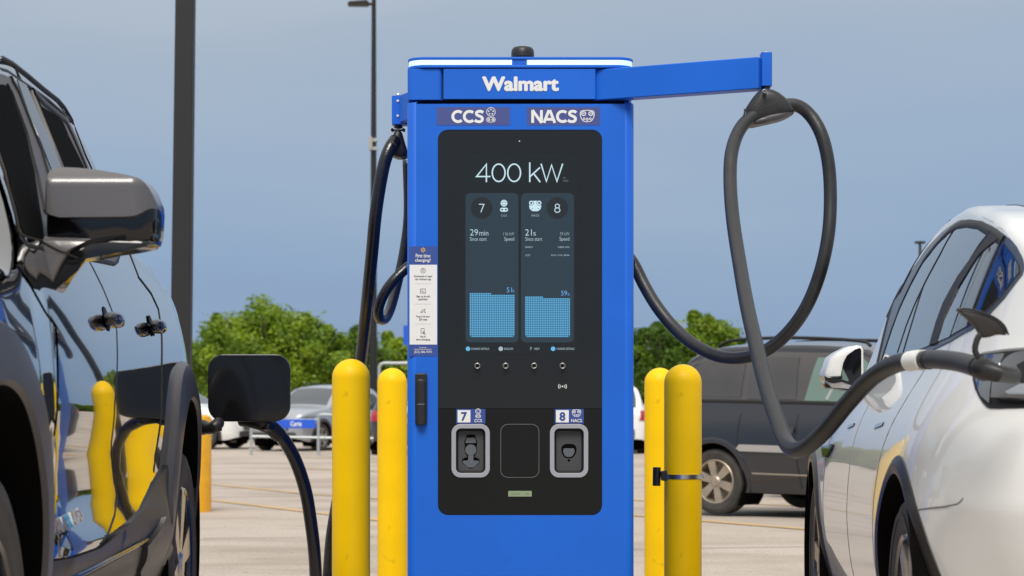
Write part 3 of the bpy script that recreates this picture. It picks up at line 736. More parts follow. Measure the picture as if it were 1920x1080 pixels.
# instruction sticker
st = MB().prism(rrect(X(767.5), X(820), Z(668), Z(462), 0.002, 3), Y0 - 0.0007, Y0).build('instruction_sticker', M['navy2'], ch)
MB().box(X(768), X(819.5), Y0 - 0.0011, Y0 - 0.0007, Z(646), Z(496.5)).build('sticker_field', M['white_print'], st)
ysk = Y0 - 0.0015
def TS(mb, s, a, b, c, d, bold=0.0): text_fit(mb, s, X(a), X(b), Z(d), Z(c), ysk, bold)
for q in (('First time', 779.5, 807, 476, 483, 0.02), ('charging?', 778.5, 807.5, 484.8, 492.8, 0.02), ('Need help?', 786, 800, 650.7, 653.3, 0.01), ('(833) 886-9593', 776.5, 809.5, 657.5, 663.5, 0.0)):
    mb = MB(); TS(mb, *q); mb.build('sticker_lettering', M['white_print'], st)
mb = MB()
mb.add([(X(776), ysk, Z(655.3)), (X(809), ysk, Z(655.3)), (X(809), ysk, Z(654.6)), (X(776), ysk, Z(654.6))], [(0, 1, 2, 3)])
mb.build('sticker_rule', M['white_print'], st)
mb = MB()
for k_ in range(6):
    a = R(90 + 60 * k_); stroke(mb, [(793.3 + 1.6 * math.cos(a), 468.8 - 1.6 * math.sin(a)), (793.3 + 4.6 * math.cos(a), 468.8 - 4.6 * math.sin(a))], 1.7, ysk)
mb.build('spark_logo', M['yellow_print'], st)
for t1, t2, y1, wa, wb in (('Download or open', 'the Walmart app', 516.5, 17, 15), ('Sign up & add', 'payment', 554.2, 12.5, 8.5), ('Plug in & scan', 'QR code', 591.8, 12.5, 7.5), ('Pay &', 'start charging', 629.5, 5, 13)):
    mb = MB(); TS(mb, t1, 793.3 - wa, 793.3 + wa, y1 - 0.2, y1 + 3.8, 0.014); mb.build('sticker_print', M['grey_print'], st)
    mb = MB(); TS(mb, t2, 793.3 - wb, 793.3 + wb, y1 + 5.4, y1 + 9.4, 0.014); mb.build('sticker_print', M['grey_print'], st)
mb = MB(); pillp(mb, 793.3, 507.4, 4.8, 4.8, 0.8, ysk); ringp(mb, 793.3, 507, 2.2, 1.5, ysk, n=12); mb.build('step_symbol', M['grey_print'], st)
mb = MB(); a, b, c, d = 788.5, 798, 541.8, 549.5
stroke(mb, [(a, c), (b, c), (b, d), (a, d), (a, c)], 0.9, ysk); stroke(mb, [(a + 2, c + 3), (a + 4.5, c + 3)], 0.9, ysk); stroke(mb, [(a + 2, c + 5.3), (b - 2, c + 5.3)], 0.8, ysk)
mb.build('step_symbol', M['grey_print'], st)
mb = MB(); stroke(mb, [(788.5, 586), (792, 581.5), (797, 579.5), (795.5, 583.5), (790, 586.5)], 0.9, ysk); ringp(mb, 797, 585.5, 1.4, 0.6, ysk, n=10); mb.build('step_symbol', M['grey_print'], st)
mb = MB(); stroke(mb, [(789.5, 616), (795.5, 616), (795.5, 624.5), (789.5, 624.5), (789.5, 616)], 0.9, ysk); stroke(mb, [(793, 621), (796.5, 624), (797.5, 627), (794, 626), (793, 621)], 0.8, ysk); mb.build('step_symbol', M['grey_print'], st)
for y1 in (532, 570, 607.5):
    mb = MB(); stroke(mb, [(778, y1), (808.5, y1)], 0.5, ysk); mb.build('sticker_rule', M['rule_print'], st)
# door handle
hb = MB().prism(rrect(X(778.5), X(801), Z(796), Z(700), 4 * KX, 4), Y0 - 0.010, Y0).build('door_handle', M['blackpl'], ch, bevel=0.003)
MB().prism(rrect(X(782), X(797.5), Z(797.5), Z(711), 6 * KX, 6), Y0 - 0.022, Y0 - 0.009).build('handle_grip', M['blackpl'], hb, bevel=0.004, bseg=3)
MB().prism(rrect(X(783), X(796.5), Z(758.8), Z(757), 0.0008, 2), Y0 - 0.0235, Y0 - 0.021).build('grip_joint', M['edge'], hb)
MB().tube([at(1187.5, 489, Y0 + 0.17), at(1190.5, 489, Y0 + 0.17)], 0.009, 12).build('cable_gland', M['blackpl'], ch)

# swing arms ---------------------------------------------------
arm_z0, arm_z1 = Z(187), Z(128.5)
def arm_box(name, A, B, wd, z0, z1, m, parent, tilt=0.0, bevel=0.003):
    A = Vector((A[0], A[1], 0)); B = Vector((B[0], B[1], 0)); d = (B - A).normalized(); nn = Vector((-d.y, d.x, 0)) * wd / 2
    v = []
    for p, dz in ((A, 0), (B, tilt)):
        for q in (p + nn, p - nn):
            v += [(q.x, q.y, z0 + dz), (q.x, q.y, z1 + dz)]
    f = [(0, 2, 3, 1), (4, 5, 7, 6), (0, 1, 5, 4), (2, 6, 7, 3), (1, 3, 7, 5), (0, 4, 6, 2)]
    return mesh(name, v, f, m, parent, bevel=bevel, recalc=True)
ra = (X(1117.5) - 0.02, Y0 + 0.050); rb = (at(1428, 140, 5.47).x, 5.47)
arm = arm_box('swing_arm', ra, rb, 0.05, Z(186.8), Z(129), M['blue'], ch)
arm['label'] = 'long swing arm pointing right over the white car'
eb = at(1437, 100, 5.47)
MB().prism(rrect(eb.x - 0.0137, eb.x + 0.0137, 5.475 - 0.016, 5.475 + 0.030, 0.004, 3), at(0, 161, 5.46).z, at(0, 97.5, 5.46).z, 'xy').build('arm_end', M['blue'], arm, bevel=0.0012)
MB().lathe([(0, 0.0045), (0.005, 0.0045), (0.007, 0.002), (0.007, 0)], (eb.x, 5.482, at(0, 97.5, 5.46).z), n=16).build('end_bolt', M['chrome'], arm, smooth='auto')
MB().lathe([(0.010, 0.0), (0.010, -0.009), (0.006, -0.012), (0.006, -0.02)], (eb.x, 5.475, at(0, 161, 5.46).z), n=16).build('swivel', M['blackpl'], arm, smooth='auto')
# left arm points away behind the cabinet
la = (x0 + 0.05, Y0 + 0.12); lb = at(750, 180, 6.23)
arm2 = arm_box('swing_arm', (x0 + 0.06, Y0 + 0.35), (lb.x + 0.02, 6.215), 0.045, at(0, 232, 6.23).z, at(0, 180.5, 6.23).z, M['blue'], ch)
arm2['label'] = 'swing arm on the left reaching back behind the cabinet'
MB().box(lb.x - 0.0235, lb.x + 0.05, 6.22, 6.27, at(0, 233, 6.22).z, at(0, 179, 6.22).z).build('arm_end', M['blue'], arm2, bevel=0.0015)
for py in (189.5, 217.5):
    c = at(746, py, 6.22); MB().lathe([(0, -0.003), (0.003, -0.003), (0.0042, -0.001), (0.0042, 0.001)], (c.x, 6.2195, c.z), 'y', 14).build('end_bolt', M['whitepl'], arm2, smooth='auto')
c = at(746.5, 178.5, 6.245); MB().lathe([(0, 0.005), (0.005, 0.005), (0.007, 0.002), (0.007, 0)], (c.x, 6.245, c.z), n=14).build('end_bolt', M['chrome'], arm2, smooth='auto')
c = at(747, 233, 6.245); MB().lathe([(0.0105, 0.001), (0.0105, -0.006), (0.013, -0.007), (0.013, -0.011), (0.006, -0.013)], (c.x, 6.245, c.z), n=18).build('swivel', M['blackpl'], arm2, smooth='auto')

GS = 1.0
K_ = 1.45
# ------------------------------------------------------------ charging cables
def cable(name, pts, r, m, label, root_at, k=10, n=16):
    root = empty(name, root_at, label=label, cat='charging cable')
    P = spline([at(*p[:3]) for p in pts], k)
    if len(pts[0]) > 3:
        rad = []
        for i in range(len(pts) - 1):
            for j in range(k): rad.append(pts[i][3] + (pts[i + 1][3] - pts[i][3]) * j / k)
        rad.append(pts[-1][3]); r = rad
    MB().tube(P, r, n).build('cable_sheath', m, root, smooth=True)
    return root
rc = 0.0168 * K_
rp = [(1170, 470, 8.5), (1189, 497, 8.47), (1208, 535, 8.44), (1232, 575, 8.38), (1262, 612, 8.32), (1300, 645, 8.24), (1345, 667, 8.15), (1390, 671, 8.06), (1434, 658, 7.98),
      (1476, 625, 7.92), (1512, 575, 7.87), (1538, 510, 7.84), (1553, 440, 7.84), (1557, 370, 7.86), (1553, 305, 7.87), (1540, 252, 7.88), (1518, 215, 7.9), (1490, 197, 7.9), (1450, 202, 7.88),
      (1412, 218, 7.85), (1387, 243, 7.8), (1372, 285, 7.7), (1369, 340, 7.6), (1374, 410, 7.45), (1386, 490, 7.25), (1400, 570, 7.0), (1418, 650, 6.75), (1438, 730, 6.5), (1460, 795, 6.28), (1473, 828, 6.17),
      (1489, 843, 6.08), (1512, 838, 6.0), (1548, 806, 5.9), (1590, 755, 5.8), (1635, 708, 5.68), (1680, 682, 5.55), (1722, 675, 5.42)]
rcab = cable('charging_cable', rp, rc, M['rubber'], 'thick black cable looping from the right arm down and into the white car', (0.7, 7.8, 0.3), 8)
MB().tube(spline([at(1706, 677.5, 5.46), at(1718, 675.5, 5.43), at(1731, 675, 5.40)], 3), 0.0262, 20).build('cable_band', M['whitepl'], rcab, smooth='auto')
hp = spline([at(1729, 675, 5.41), at(1760, 674, 5.32), at(1800, 679, 5.2), at(1832, 688, 5.1), at(1850, 694, 5.05)], 4)
MB().tube(hp, list(np.linspace(0.0235, 0.0255, len(hp))), 20).build('plug_handle', M['rubber'], rcab, smooth='auto')
for a, b, c_, r_ in ((1741, 674.6, 5.375, 0.0243), (1834, 688.6, 5.095, 0.0265)):
    MB().tube([at(a, b, c_), at(a + 2.5, b + 0.2, c_ - 0.008)], r_, 20).build('plug_seam', M['seal'], rcab)
MB().tube([at(1838, 690, 5.07), at(1848, 693, 5.05), at(1853, 695, 5.04), at(1868, 700, 5.03), at(1902, 704, 5.08)], [0.027, 0.029, 0.024, 0.021, 0.02], 20).build('plug_head', M['blackpl'], rcab, smooth='auto')
GS = 1.45
# rubber saddle that hangs the loop from the arm
sad = smooth_closed([(1436, 163), (1457, 168), (1477, 183), (1491, 203), (1491, 211), (1470, 222), (1440, 229), (1408, 236), (1399, 231), (1397, 206), (1413, 181), (1424, 168)], 1)
def P2(l, Y): return [(at(a, b, Y).x, at(a, b, Y).z) for a, b in l]
sroot = empty('cable_hanger', at(1440, 230, 5.45), label='black rubber cable hanger under the end of the right arm', cat='cable hanger')
MB().pillow(P2(sad, 5.41), 5.43, 0.03, 0.045, 7, 0.35).build('rubber_saddle', M['blackpl'], sroot, smooth='auto')
low = smooth_closed([(1405, 234), (1418, 222), (1450, 212), (1490, 207), (1489, 214), (1450, 229)], 1)
MB().pillow(P2(low, 5.395), 5.41, 0.012, 0.03, 4, 0.4).build('saddle_lip', M['clad'], sroot, smooth='auto')
MB().tube([at(1397, 205, 5.40), at(1399, 222, 5.395), at(1404, 236, 5.40)], 0.0035, 8).build('saddle_rim', M['blackpl'], sroot, smooth=True)
c = at(1434, 170, 5.38); MB().lathe([(0.0036, 0.0), (0.0036, -0.014), (0.0058, -0.005), (0.0064, 0.0)], (c.x, 5.395, c.z), 'y', 20).build('eyelet', M['chrome'], sroot, smooth=True)
mb = MB(); tx = at(1421, 204, 5.385); t2 = at(1456, 186, 5.385)
vv, ff, a, b, c_, d_ = text_mesh('ICON', 0.0, 1.2)
mb.add([(tx.x + (p[0] - a) / (b - a) * (t2.x - tx.x), 5.3995 , tx.z - 0.003 + (p[0] - a) / (b - a) * (t2.z - tx.z) * 0.7 + (p[1] - c_) / (d_ - c_) * 0.009) for p in vv], ff)
mb.build('moulded_mark', M['clad'], sroot)

GS = 1.0
# left cable
rl = 0.0185 * K_
lp = [(764, 300, 6.4), (766, 400, 6.42), (758, 470, 6.42), (745, 530, 6.4), (733, 575, 6.33), (722, 598, 6.26), (712, 597, 6.2), (710, 578, 6.16), (722, 548, 6.14), (742, 522, 6.14), (770, 497, 6.16), (800, 480, 6.2)]
MBl = cable('charging_cable', [(a, b, c * K_) for a, b, c in lp], rl * 0.82, M['rubber_gl'], 'black cable folded in a tight loop at the left side of the cabinet', (-0.48, 9.1, 0.3), 8)
lp2 = [(a, b, c * K_) for a, b, c in ((741, 262, 6.22), (731, 278, 6.2), (721, 305, 6.19), (712, 350, 6.19), (704, 405, 6.2), (698, 470, 6.24), (691, 540, 6.3), (684, 610, 6.4), (676, 680, 6.5), (664, 760, 6.6), (650, 840, 6.7), (634, 930, 6.78))]
lp2 += [(621, 1010, 9.86), (615, 1085, 9.9), (612, 1128, 9.8), (606, 1150, 9.5), (598, 1160, 9.2), (593, 1138, 9.0), (592, 1080, 8.9), (589, 1030, 8.82), (583, 980, 8.76), (575, 930, 8.7), (564, 890, 8.64), (550, 855, 8.58), (533, 826, 8.52), (515, 806, 8.46), (495, 793, 8.4)]
L2 = cable('charging_cable', lp2, rl, M['rubber_gl'], 'black cable dropping from the left arm and rising to the black pickup', (-0.8, 9.4, -0.03), 7)
hp = spline([at(524, 816, 8.48), at(506, 800, 8.44), at(485, 790, 8.42), at(455, 783, 8.45)], 4)
MB().tube(hp, list(np.linspace(0.030, 0.036, len(hp))), 16).build('plug_handle', M['blackpl'], L2, smooth='auto')
GS = 1.45
hg = empty('cable_hanger', at(745, 296, 6.24), label='black rubber cable hanger beneath the left arm beside the cabinet', cat='cable hanger')
o = smooth_closed([(742, 243), (752, 243), (757, 262), (763, 280), (764, 295), (737, 295), (728, 280), (722, 276), (724, 267), (733, 262), (737, 252)], 1)
MB().pillow(P2(o, 6.23), 6.235, 0.018, 0.06, 5, 0.4).build('rubber_saddle', M['blackpl'], hg, smooth='auto')
MB().tube([at(722, 279, 6.2), at(726, 269, 6.195), at(735, 266, 6.19), at(742, 272, 6.19), at(741, 282, 6.2)], 0.004, 8).build('saddle_rim', M['blackpl'], hg, smooth=True)
for px in (736, 757):
    c = at(px, 244, 6.22); MB().lathe([(0, -0.006), (0.0035, -0.006), (0.0045, -0.014), (0.0045, 0.01)], (c.x, 6.222, c.z), 'y', 12).build('clamp_bolt', M['blackpl'], hg, smooth='auto')
c = at(746, 243, 6.23); MB().tube([at(733, 244, 6.235), at(760, 244, 6.235)], 0.003, 8).build('clamp_pin', M['blackpl'], hg)

# ------------------------------------------------------------ bollards
def bollard(px, Y, toppy, dia, label):
    X_ = (px - 960) / F * Y; zt = CAMZ + (HZ - toppy) / F * Y; r = dia / 2; b = gz(Y)
    root = empty('bollard', (X_, Y, b), label=label, cat='bollard', group='yellow safety bollards around the charger')
    prof = [(r * 0.98, b), (r, b + 0.01)] + [(r, z) for z in np.linspace(b + 0.1, zt - r - 0.001, 8)] + [(r * math.cos(a), zt - r + r * math.sin(a)) for a in np.linspace(0.12, math.pi / 2, 12)]
    MB().lathe([(p[0], p[1]) for p in prof], (X_, Y, 0), n=56).build('sleeve', M['yellow'], root, smooth='auto')
    MB().lathe([(r + 0.02, b), (r + 0.018, b + 0.012), (r * 0.9, b + 0.016)], (X_, Y, 0), n=32).build('base_collar', M['clad'], root, smooth='auto')
    return root
bollard(658.3, 6.34, 673, 0.1135, 'yellow bollard nearest the black pickup, left of the charger')
bollard(735.5, 8.2, 690, 0.1145, 'yellow bollard set back just left of the blue cabinet')
b3 = bollard(1280.5, 6.42, 683, 0.1130, 'front yellow bollard right of the charger with a steel band')
bollard(1237, 8.0, 689.5, 0.115, 'rear yellow bollard right of the charger, half hidden behind the banded one')
# strap with black holder
sroot = empty('pipe_clamp', (at(1280, 893, 6.42).x, 6.42, at(0, 893, 6.42).z), label='steel band clamp with small black holder around the front right bollard', cat='clamp')
c = at(1280.5, 893, 6.42); r = 0.1130 / 2
MB().lathe([(r + 0.0005, -0.0065), (r + 0.0018, -0.0065), (r + 0.0018, 0.0065), (r + 0.0005, 0.0065)], (c.x, 6.42, c.z), n=48, closed=True).build('steel_band', M['chrome'], sroot, smooth='auto')
MB().tube([at(1231.5, 876, 6.36), at(1231, 911, 6.36)], 0.0118, 16).build('holder_tube', M['blackpl'], sroot, smooth='auto')
MB().prism(P2([(1238, 884), (1250, 881), (1251, 902), (1240, 901)], 6.36), 6.345, 6.38).build('holder_bracket', M['blackpl'], sroot, bevel=0.002)
MB().tube([at(1233, 898, 6.346), at(1233, 898, 6.34)], 0.002, 10).build('holder_screw', M['seal'], sroot)
for q in (0, 1):
    MB().tube([at(1316 + q * 2, 886 + 10 * q, 6.4), at(1320 - q, 893, 6.4)], 0.0025, 8).build('band_screw', M['chrome'], sroot)

GS = 1.0
# ------------------------------------------------------------ vehicles
class Curve:
    """monotone cubic through knots"""
    def __init__(s, pts):
        p = np.array(pts, float); s.x, s.y = p[:, 0], p[:, 1]
        h = np.diff(s.x); d = np.diff(s.y) / h; m = np.zeros(len(s.x))
        for i in range(1, len(s.x) - 1):
            if d[i - 1] * d[i] > 0:
                w1 = 2 * h[i] + h[i - 1]; w2 = h[i] + 2 * h[i - 1]; m[i] = (w1 + w2) / (w1 / d[i - 1] + w2 / d[i])
        m[0] = d[0]; m[-1] = d[-1]; s.m = m
    def __call__(s, x):
        x = np.asarray(x, float); i = np.clip(np.searchsorted(s.x, x) - 1, 0, len(s.x) - 2)
        h = s.x[i + 1] - s.x[i]; t = (x - s.x[i]) / h
        tc = np.clip(t, 0, 1)
        v = (2 * tc**3 - 3 * tc**2 + 1) * s.y[i] + (tc**3 - 2 * tc**2 + tc) * h * s.m[i] + (-2 * tc**3 + 3 * tc**2) * s.y[i + 1] + (tc**3 - tc**2) * h * s.m[i + 1]
        return v + np.where(t > 1, (t - 1) * h * s.m[i + 1], 0) + np.where(t < 0, t * h * s.m[i], 0)

class Car:
    def __init__(s, name, label, cat, O, theta, pitch, W0, prof, plan, zt, zb, arches, paint, group=None, nz=30, du=0.04, crown=0.045, rr=0.07, Rcut=None, underbody=True, topk=1.0, plan2=None, scale=1.0, extra=None):
        s.extra = extra
        s.W0 = W0; s.P = Curve(prof); s.Q = Curve(plan); s.Q2 = Curve(plan2) if plan2 else None; s.zt = Curve(zt); s.zb = Curve(zb); s.arches = arches
        s.root = empty(name, O, (pitch, 0, theta), label, cat, group)
        s.root.scale = (scale,) * 3
        s.Mx = Matrix.Translation(O) @ Matrix.Rotation(theta, 4, 'Z') @ Matrix.Rotation(pitch, 4, 'X') @ Matrix.Scale(scale, 4); s.Mi = s.Mx.inverted()
        s.crown = crown; s.rr = rr; s.sgn = 1; s.u0, s.u1 = zt[0][0], zt[-1][0]
        us = np.concatenate([s.u0 + (np.linspace(0, 1, 6)[:-1] ** 1.6) * 0.15, np.arange(s.u0 + 0.15, s.u1 - 0.15, du), s.u1 - 0.15 + (1 - np.linspace(1, 0, 6) ** 1.6) * 0.15])
        v = []; nr = None
        for u in us:
            zt_ = float(s.zt(u)); zb_ = float(s.zb(u)); r_ = min(rr, (zt_ - zb_) * 0.35)
            z = np.linspace(zb_, zt_ - r_, nz); x = np.maximum(s.W(u, z), 0.05)
            pts = list(zip(x, z)); xe = x[-1]; sl = (x[-1] - x[-2]) / (z[-1] - z[-2])
            a_ = np.linspace(0.25, 1, 4) * math.pi / 2
            xi = max(xe - r_ * 1.1, 0.03)
            for a in a_: pts.append((xe - (xe - xi) * (1 - math.cos(a)), zt_ - r_ + r_ * math.sin(a)))
            for k in (0.85, 0.65, 0.4, 0.2, 0.0): pts.append((xi * k, zt_ + crown * (1 - k * k) * topk))
            row = [(x_, u, z_) for x_, z_ in pts] + [(-x_, u, z_) for x_, z_ in reversed(pts[:-1])]
            nr = len(row); v += row
        f = []; nu = len(us)
        for i in range(nu - 1):
            for j in range(nr - 1):
                jj = j if j < nr // 2 else nr - 2 - j
                if jj < nz - 1 and Rcut:
                    c = np.mean([v[i * nr + j], v[(i + 1) * nr + j], v[i * nr + j + 1], v[(i + 1) * nr + j + 1]], axis=0)
                    if any(math.hypot(c[1] - uc, c[2] - zc) < Rcut for uc, zc, ri, ro in arches): continue
                f.append((i * nr + j, i * nr + j + 1, (i + 1) * nr + j + 1, (i + 1) * nr + j))
        f.append(tuple(range(nr))); f.append(tuple(range((nu - 1) * nr + nr - 1, (nu - 1) * nr - 1, -1)))
        s.body = mesh('body', v, f, paint, s.root, smooth='auto', local=True)
        if underbody:
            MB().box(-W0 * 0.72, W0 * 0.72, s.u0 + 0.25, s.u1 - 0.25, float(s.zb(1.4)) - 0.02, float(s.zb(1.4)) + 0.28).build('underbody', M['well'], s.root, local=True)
    def W(s, u, z):
        w_ = s.W0 - s.P(z) - s.Q(u)
        if s.Q2 is not None:
            t = np.clip((np.asarray(z, float) - 0.75) / 0.4, 0, 1); w_ = w_ - s.Q2(u) * t * t * (3 - 2 * t)
        if s.extra is not None: w_ = w_ - s.extra(np.asarray(u, float), np.asarray(z, float))
        return w_
    def adopt(s, o, parent=None):
        """take a mesh made in world coordinates into this vehicle"""
        if parent is None: o.parent = s.root; o.matrix_parent_inverse = s.Mi
        else: o.parent = parent; o.matrix_parent_inverse = Matrix.Identity(4)
        return o
    def hit(s, px, py):
        Y = np.linspace(2.5, 60, 6000); A = np.stack([(px - 960) / F * Y, Y, CAMZ + (HZ - py) / F * Y, np.ones_like(Y)])
        L = np.array(s.Mi) @ A; g = s.sgn * L[0] - s.W(L[1], L[2]); i = np.argmax(g < 0); i = max(i, 1)
        t = g[i - 1] / (g[i - 1] - g[i] + 1e-12); Yh = Y[i - 1] + t * (Y[i] - Y[i - 1])
        p = s.Mi @ Vector(((px - 960) / F * Yh, Yh, CAMZ + (HZ - py) / F * Yh)); return (p.y, p.z)
    def px(s, l): return [s.hit(a, b) for a, b in l]
    def nrm(s, u, z):
        e = 0.004; return Vector((1, -(float(s.W(u + e, z)) - float(s.W(u - e, z))) / 2 / e, -(float(s.W(u, z + e)) - float(s.W(u, z - e))) / 2 / e)).normalized()
    def S3(s, u, z, off=0.0, sg=1):
        z = min(z, float(s.zt(u)) - 0.005); n = s.nrm(u, z); p = Vector((float(s.W(u, z)), u, z)) + n * off; return (p.x * sg, p.y, p.z)
    def patch(s, name, poly, m, off=0.002, thick=0.008, step=0.06, parent=None, sides=(1,), label=None, rnd=0):
        if rnd: poly = smooth_closed(poly, rnd)
        out = []
        for i in range(len(poly)):
            a, b = poly[i], poly[(i + 1) % len(poly)]; k = max(1, int(math.hypot(a[0] - b[0], a[1] - b[1]) / step * 1.3))
            for j in range(k): out.append((a[0] + (b[0] - a[0]) * j / k, a[1] + (b[1] - a[1]) * j / k))
        us = [p[0] for p in out]; zs = [p[1] for p in out]; g = []
        for u in np.arange(min(us) + step / 2, max(us), step):
            for z in np.arange(min(zs) + step / 2, max(zs), step):
                if inside(u, z, out) and min((u - a) ** 2 + (z - b) ** 2 for a, b in out) > (step * 0.4) ** 2: g.append((float(u), float(z)))
        V, Fc = cdt_sheet(out, grid=g)
        last = None
        for sg in sides:
            v = [s.S3(u, z, off, sg) for u, z in V]; nn = [s.nrm(u, z) for u, z in V]; nn = [(q.x * sg, q.y, q.z) for q in nn]
            k = len(v); v += [s.S3(u, z, off, sg) for u, z in out] + [s.S3(u, z, off - thick, sg) for u, z in out]; m_ = len(out)
            cu = sum(us) / len(us); cz = sum(zs) / len(zs)
            nn += [((Vector((0, p[0] - cu, p[1] - cz))).normalized()[:]) for p in out] * 2
            f = [tuple(q) if sg > 0 else tuple(reversed(q)) for q in Fc] + [(k + i, k + (i + 1) % m_, k + m_ + (i + 1) % m_, k + m_ + i) for i in range(m_)]
            f2 = []
            for q in f[:len(Fc)]:
                a, b, c = [Vector(v[i]) for i in q[:3]]
                f2.append(q if (b - a).cross(c - a).x * sg > 0 else tuple(reversed(q)))
            last = mesh(name, v, f2 + f[len(Fc):], m, parent or s.root, smooth=True, normals=nn, local=True)
            if label: last['label'] = label
        return last
    def ribbon(s, name, pts, wd, m, off=0.003, parent=None, sides=(1,), step=0.04, raise_=0.0):
        """thin strip on the body surface along a (u,z) polyline"""
        P = [Vector((a, b)) for a, b in pts]; Q = []
        for i in range(len(P) - 1):
            k = max(1, int((P[i + 1] - P[i]).length / step))
            for j in range(k): Q.append(P[i].lerp(P[i + 1], j / k))
        Q.append(P[-1])
        for sg in sides:
            v = []
            for i, p in enumerate(Q):
                d = (Q[min(i + 1, len(Q) - 1)] - Q[max(i - 1, 0)]).normalized(); n = Vector((-d.y, d.x)) * wd / 2
                v += [s.S3(*(p + n), -0.002, sg), s.S3(*(p + n * 0.8), off, sg), s.S3(*(p - n * 0.8), off, sg), s.S3(*(p - n), -0.002, sg)]
            f = [(4 * i + k, 4 * i + k + 1, 4 * i + k + 5, 4 * i + k + 4) for i in range(len(Q) - 1) for k in range(3)]
            o = mesh(name, v, f, m, parent or s.root, smooth=True, local=True)
        return o
    def topz(s, u, k):
        zt_ = float(s.zt(u)); r_ = min(s.rr, (zt_ - float(s.zb(u))) * 0.35); xi = max(float(s.W(u, zt_ - r_)) - r_ * 1.1, 0.03)
        return xi, zt_
    def top(s, name, ua, ub, m, k=0.92, off=0.006, parent=None, taper=0.0):
        v = []; n = 12; ks = np.linspace(-k, k, 13)
        for i in range(n + 1):
            u = ua + (ub - ua) * i / n; xi, zt_ = s.topz(u, 0); e = 0.01
            du_ = (float(s.zt(u + e)) - float(s.zt(u - e))) / 2 / e; nn = Vector((0, -du_, 1)).normalized() * off
            for q in ks: v.append((xi * q, u + nn.y, zt_ + s.crown * (1 - q * q) + nn.z))
        f = [(i * 13 + j, i * 13 + j + 1, (i + 1) * 13 + j + 1, (i + 1) * 13 + j) for i in range(n) for j in range(12)]
        return mesh(name, v, f, m, parent or s.root, smooth=True, local=True)
    def arch(s, m, off=0.03, sides=(1, -1), a0=-35, a1=215, label=None):
        for uc, zc, ri, ro in s.arches:
            for sg in sides:
                prof = [(ri, -0.14), (ri, off * 0.6), (ri + 0.012, off), (ri + (ro - ri) * 0.5, off * 1.05), (ro - 0.015, off * 0.8), (ro, off * 0.3), (ro + 0.004, -0.01)]
                v = []; A = np.linspace(R(a0), R(a1), 60); k = len(prof)
                for a in A:
                    for r_, o in prof:
                        u = uc + r_ * math.cos(a); z = zc + r_ * math.sin(a); zz = max(z, float(s.zb(u)) - 0.0)
                        v.append(((float(s.W(u, max(zz, 0.3))) + o) * sg, u, zz))
                f = [(i * k + j, i * k + j + 1, (i + 1) * k + j + 1, (i + 1) * k + j) for i in range(59) for j in range(k - 1)]
                mesh('wheel_arch', v, f, [m, M['well']], s.root, smooth='auto', local=True, fmats=[1 if q % (k - 1) == 0 else 0 for q in range(len(f))])
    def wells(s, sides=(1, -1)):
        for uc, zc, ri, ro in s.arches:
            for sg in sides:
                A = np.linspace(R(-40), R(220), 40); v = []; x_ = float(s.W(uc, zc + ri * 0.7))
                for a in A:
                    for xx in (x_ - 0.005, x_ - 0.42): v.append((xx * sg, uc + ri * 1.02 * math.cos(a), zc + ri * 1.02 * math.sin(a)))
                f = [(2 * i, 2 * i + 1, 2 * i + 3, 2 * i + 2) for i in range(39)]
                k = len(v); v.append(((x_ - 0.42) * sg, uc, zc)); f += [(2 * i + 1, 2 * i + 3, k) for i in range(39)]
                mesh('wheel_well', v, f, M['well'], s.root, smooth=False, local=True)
    def wheel(s, u, sg, Rw, wd, rimr, m, m_sp, nsp=6, inset=0.03, lug=0.0, nseg=64, spoke_w=0.05, name='wheel', double=False, zc=None):
        zc = Rw if zc is None else zc; xo = float(s.W(u, 0.55)) - inset; xi = xo - wd
        prof = [(rimr, xi + 0.02), (rimr + 0.02, xi + 0.004), (Rw - 0.05, xi), (Rw - 0.015, xi + 0.012), (Rw, xi + 0.035), (Rw, xi + wd * 0.35), (Rw - 0.008, xi + wd * 0.36), (Rw - 0.008, xi + wd * 0.4), (Rw, xi + wd * 0.41), (Rw, xi + wd * 0.59), (Rw - 0.008, xi + wd * 0.6), (Rw - 0.008, xi + wd * 0.64), (Rw, xi + wd * 0.65),
                (Rw, xo - 0.035), (Rw - 0.006, xo - 0.02), (Rw - 0.02, xo - 0.008), (Rw - 0.045, xo), (Rw - 0.06, xo + 0.001), ((Rw + rimr) / 2 + 0.005, xo + 0.003), ((Rw + rimr) / 2, xo + 0.0), (rimr + 0.03, xo - 0.002), (rimr + 0.012, xo - 0.006), (rimr, xo - 0.014)]
        ns = nseg * 2 if lug else nseg; v = []; mm = len(prof)
        for i in range(ns):
            a = 2 * math.pi * i / ns
            for r_, h in prof:
                rr_ = r_
                if lug and (i % 4 < 2) and (r_ > Rw - 0.012) and (h < xi + 0.06 or h > xo - 0.06): rr_ = r_ - lug
                v.append((h * sg, u + rr_ * math.cos(a), zc + rr_ * math.sin(a)))
        f = [(i * mm + k, ((i + 1) % ns) * mm + k, ((i + 1) % ns) * mm + k + 1, i * mm + k + 1) for i in range(ns) for k in range(mm - 1)]
        w_ = MB().lathe([(rimr, (xo - 0.014)), (rimr - 0.008, (xo - 0.006)), (rimr - 0.02, (xo - 0.012)), (rimr - 0.025, (xo - 0.06)), (rimr - 0.03, xi + 0.05), (0.0, xi + 0.045)], (0, u, zc), 'x', 48)
        if sg < 0: w_.v = [(-a, b, c) for a, b, c in w_.v]
        wo = w_.build(name, m, s.root, smooth='auto', local=True)
        mesh('tyre', v, f, M['tyre'], wo, smooth='auto', local=True)
        sp_ = MB()
